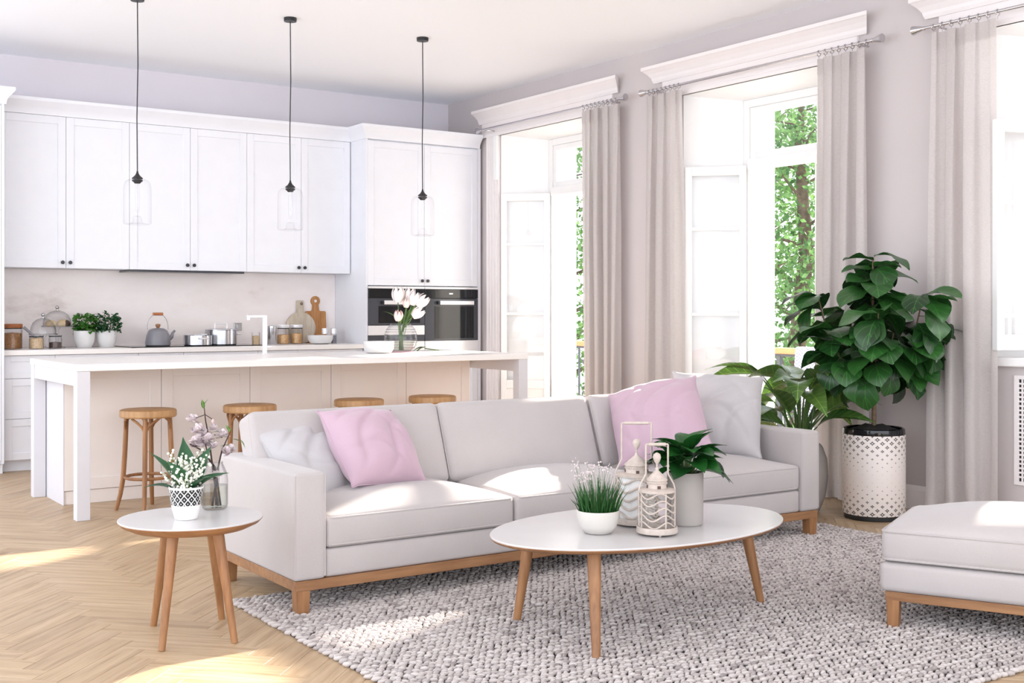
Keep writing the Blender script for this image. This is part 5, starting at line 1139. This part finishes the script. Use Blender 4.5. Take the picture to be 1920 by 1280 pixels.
def boards():
    t = thing('cutting_board', 'pale round cutting board with a short handle, leaning on the backsplash', 'board', (4.64, 10.225, ZK)); R_ = 0.147
    pts = [(R_ * math.sin(a), R_ - R_ * math.cos(a)) for a in [0.20 + (2 * PI - 0.40) * i / 44 - PI - 0.0 + PI for i in range(45)]]
    out = [(R_ * math.cos(a), R_ + R_ * math.sin(a)) for a in [PI / 2 + 0.24 + (2 * PI - 0.48) * i / 44 for i in range(45)]] + [(0.036, R_ * 2 + 0.10), (0.030, R_ * 2 + 0.106), (-0.030, R_ * 2 + 0.106), (-0.036, R_ * 2 + 0.10)]
    b = MB().prism([(x, z) for x, z in out], 'y', -0.009, 0.009).xform(Matrix.Rotation(-0.10, 4, 'X')).build('board_body', M['boardpale'], t, bevel=0.003, smooth=S30)
    MB().ring((0.012, -0.012, R_ * 2 + 0.075), 0.010, 0.003, 14, 6, 'y').xform(Matrix.Rotation(-0.10, 4, 'X')).build('hanging_hole', M['choc'], b, smooth=1)
    t = thing('cutting_board', 'brown rectangular cutting board with a ring handle, leaning on the backsplash', 'board', (4.80, 10.243, ZK)); w_, h = 0.102, 0.30
    out = [(-w_, 0), (w_, 0), (w_, h - 0.01), (w_ - 0.01, h), (0.045, h), (0.034, h + 0.012), (0.030, h + 0.05)]
    out += [(0.046 * math.sin(a), h + 0.095 - 0.046 * math.cos(a)) for a in [0.75 + (2 * PI - 1.5) * i / 22 for i in range(23)]]
    out += [(-0.030, h + 0.05), (-0.034, h + 0.012), (-0.045, h), (-w_ + 0.01, h), (-w_, h - 0.01)]
    b = MB().prism(out, 'y', -0.009, 0.009).xform(Matrix.Rotation(-0.07, 4, 'X')).build('board_body', M['board'], t, bevel=0.002, smooth=S30)
    MB().lathe([(0.0001, -0.0105), (0.014, -0.0105), (0.014, 0.0)], 16).xform(Matrix.Rotation(-0.07, 4, 'X') @ Matrix.Translation((0, 0, h + 0.095)) @ Matrix.Rotation(-PI / 2, 4, 'X')).build('hanging_hole', M['ceramic'], b)
boards()
def mill(label, x, y, fill):
    t = thing('spice_mill', label, 'mill', (x, y, ZK), 0, 'spice mills'); r = 0.026
    MB().lathe([(0.0001, 0), (r, 0), (r, 0.09)], 24).build('glass_body', M['glassdark'], t, smooth=S30); MB().lathe([(0.0001, 0.003), (r - 0.003, 0.003), (r - 0.003, 0.075), (0.0001, 0.076)], 20).build('contents', fill, t, smooth=S30)
    MB().lathe([(r, 0.088), (r + 0.002, 0.09), (r + 0.002, 0.138), (r - 0.002, 0.142), (0.0001, 0.142)], 24).build('cap', M['steelw'], t, smooth=S30)
mill('pepper mill with dark corns beside the brown board', 4.795, 10.05, M['choc']); mill('salt mill beside the oven housing', 4.885, 10.05, M['kettle'])
# ------------------------------------------------------------------ balcony balustrade and towel
t = thing('balustrade', 'wrought iron balcony balustrade with a wooden handrail', 'railing', (7.45, 6.2, -0.06)); ylo, yhi = -4.0, 4.1
MB().box(-0.045, ylo, 0.94, 0.045, yhi, 0.99).build('handrail', M['railwood'], t, bevel=0.006)
MB().box(-0.012, ylo, 0.918, 0.012, yhi, 0.94).build('top_bar', M['iron'], t); MB().box(-0.012, ylo, 0.10, 0.012, yhi, 0.125).build('bottom_bar', M['iron'], t)
post = MB().box(-0.018, -0.018, 0.0, 0.018, 0.018, 0.92).mesh('post', M['iron'])
def scroll(c, R0, turns, a0, sg, n=26):
    return [(0, c[0] + sg * R0 * (1 - 0.75 * i / n) * math.cos(a0 + turns * 2 * PI * i / n), c[1] + R0 * (1 - 0.75 * i / n) * math.sin(a0 + turns * 2 * PI * i / n)) for i in range(n + 1)]
sc_ = MB()
for sg in (-1, 1):
    sc_.tube([(0, sg * 0.02, 0.13), (0, sg * 0.07, 0.3), (0, sg * 0.03, 0.52), (0, sg * 0.045, 0.70)] + scroll((sg * 0.10, 0.80), 0.055, 1.3, PI, -sg), 0.009, 6)
    sc_.tube([(0, sg * 0.02, 0.62), (0, sg * 0.10, 0.56)] + scroll((sg * 0.13, 0.46), 0.05, 1.2, 1.4, sg), 0.008, 6)
    sc_.tube(scroll((sg * 0.11, 0.22), 0.05, 1.3, -1.2, sg), 0.008, 6)
scm = sc_.mesh('scrollwork', M['iron'], smooth=1)
y = -3.9
while y < 4.1:
    link('post', post, t, (0, y, 0)); link('scrollwork', scm, t, (0, y, 0)); link('baluster', MB().box(-0.008, -0.008, 0.12, 0.008, 0.008, 0.92).mesh('baluster', M['iron']) if y < -3.8 else bpy.data.meshes['baluster'], t, (0, y + 0.21, 0)); y += 0.42
def towel_mat():
    m, nt, b = mat_base('chevron_towel', rgb(232, 234, 242), 0.9); sp = nd(nt, 'ShaderNodeSeparateXYZ'); nt.links.new(coords(nt), sp.inputs[0])
    z = math_node(nt, 'PINGPONG', math_node(nt, 'ADD', sp.outputs[1], 5.0), 0.028); v = math_node(nt, 'FRACT', math_node(nt, 'MULTIPLY', math_node(nt, 'ADD', sp.outputs[2], math_node(nt, 'ADD', z, 5.0)), 1 / 0.030))
    nt.links.new(ramp(nt, math_node(nt, 'LESS_THAN', v, 0.36), [(0.0, rgb(206, 208, 216)), (1.0, rgb(96, 106, 154))]), b.inputs['Base Color']); return m
tw = MB(); vs = []; fs = []; prof = [(-0.062, -0.66), (-0.064, -0.4), (-0.06, -0.15), (-0.056, -0.03), (-0.05, 0.006), (-0.03, 0.011), (0.03, 0.011), (0.05, 0.006), (0.056, -0.03), (0.06, -0.3)]
NY = 18
for i, (x, z) in enumerate(prof):
    for j in range(NY + 1): s = j / NY; k = min(1, abs(z) * 3); vs.append((x + 0.014 * k * math.sin(11 * s + 1) * (-1 if x < 0 else 1) - (0.012 * k if x < 0 else -0.012 * k), (s - 0.5) * 0.40 * (1 + 0.05 * k * math.sin(i)), z + 0.012 * k * math.sin(5 * s)))
for i in range(len(prof) - 1):
    for j in range(NY): a = i * (NY + 1) + j; fs.append((a, a + 1, a + NY + 2, a + NY + 1))
o = tw.add(vs, fs).build('towel', towel_mat(), loc=(7.45, 6.50, 0.932), smooth=1); sol = o.modifiers.new('thick', 'SOLIDIFY'); sol.thickness = 0.004; sol.offset = 1
tag(o, 'white towel with blue chevrons hanging over the balcony rail', 'towel')

# ------------------------------------------------------------------ trees in the garden
def tree(label, x, y, h, crown, n, seed):
    rnd = random.Random(seed); zg = -4.4; t = thing('tree', label, 'tree', (x, y, zg), 0, 'garden trees beyond the balcony')
    tr = [(0, 0, 0), (0.1, 0.05, h * 0.2), (-0.05, 0.1, h * 0.4), (0.12, -0.05, h * 0.6), (0.0, 0.05, h * 0.8), (0.1, 0, h * 0.95)]
    MB().tube(tr, [0.30, 0.24, 0.20, 0.16, 0.10, 0.04], 12).build('trunk', M['bark'], t, smooth=1)
    fo = MB(); tips = []
    for k in range(26):
        f = 0.22 + 0.7 * k / 25; z = h * f; a = k * 2.4 + rnd.uniform(-.3, .3); L = crown * (0.65 + 0.5 * rnd.random()) * (1 - 0.45 * max(0, f - 0.45)); up = rnd.uniform(0.1, 0.55) * L
        pts = [(0.05, 0, z), (0.4 * L * math.cos(a), 0.4 * L * math.sin(a), z + 0.45 * up), (L * math.cos(a + 0.2), L * math.sin(a + 0.2), z + up)]
        MB().tube(pts, [0.09 * (1.1 - f), 0.055 * (1.1 - f), 0.015], 7).build('branch', M['bark'], t, smooth=1)
        for q in range(5):
            s = 0.3 + 0.7 * q / 4; i = 0 if s < 0.5 else 1; g_ = s * 2 - i; tips.append([pts[i][c] * (1 - g_) + pts[i + 1][c] * g_ for c in range(3)])
    nt_ = len(tips); vs = np.empty((n * 4, 3)); rs_ = np.random.RandomState(seed)
    c = np.array(tips)[rs_.randint(0, nt_, n)] + rs_.normal(0, 1, (n, 3)) * np.array([0.42, 0.42, 0.30]); u = rs_.normal(0, 1, (n, 3)); u /= np.linalg.norm(u, axis=1)[:, None]
    r = rs_.normal(0, 1, (n, 3)); v = np.cross(u, r); v /= np.linalg.norm(v, axis=1)[:, None]; s = rs_.uniform(0.055, 0.105, (n, 1))
    vs[0::4] = c - u * s; vs[1::4] = c + v * s * 0.55; vs[2::4] = c + u * s; vs[3::4] = c - v * s * 0.55
    me = bpy.data.meshes.new('foliage'); me.from_pydata(vs.tolist(), [], np.arange(n * 4).reshape(n, 4).tolist()); me.materials.append(M['treeleaf']); o = link('foliage', me, t); o['kind'] = 'stuff'
tree('leafy garden tree nearest the balcony, its trunk seen through the open window', 19.6, 17.6, 11.5, 2.6, 8500, 3)
tree('leafy garden tree behind the nearest one', 24.0, 23.2, 13.0, 3.4, 8000, 8)
tree('leafy garden tree seen past the curtain of the kitchen window', 17.5, 23.4, 11.0, 3.2, 9000, 14)
tree('leafy garden tree farthest away', 31.0, 24.5, 13.5, 3.6, 7000, 23)
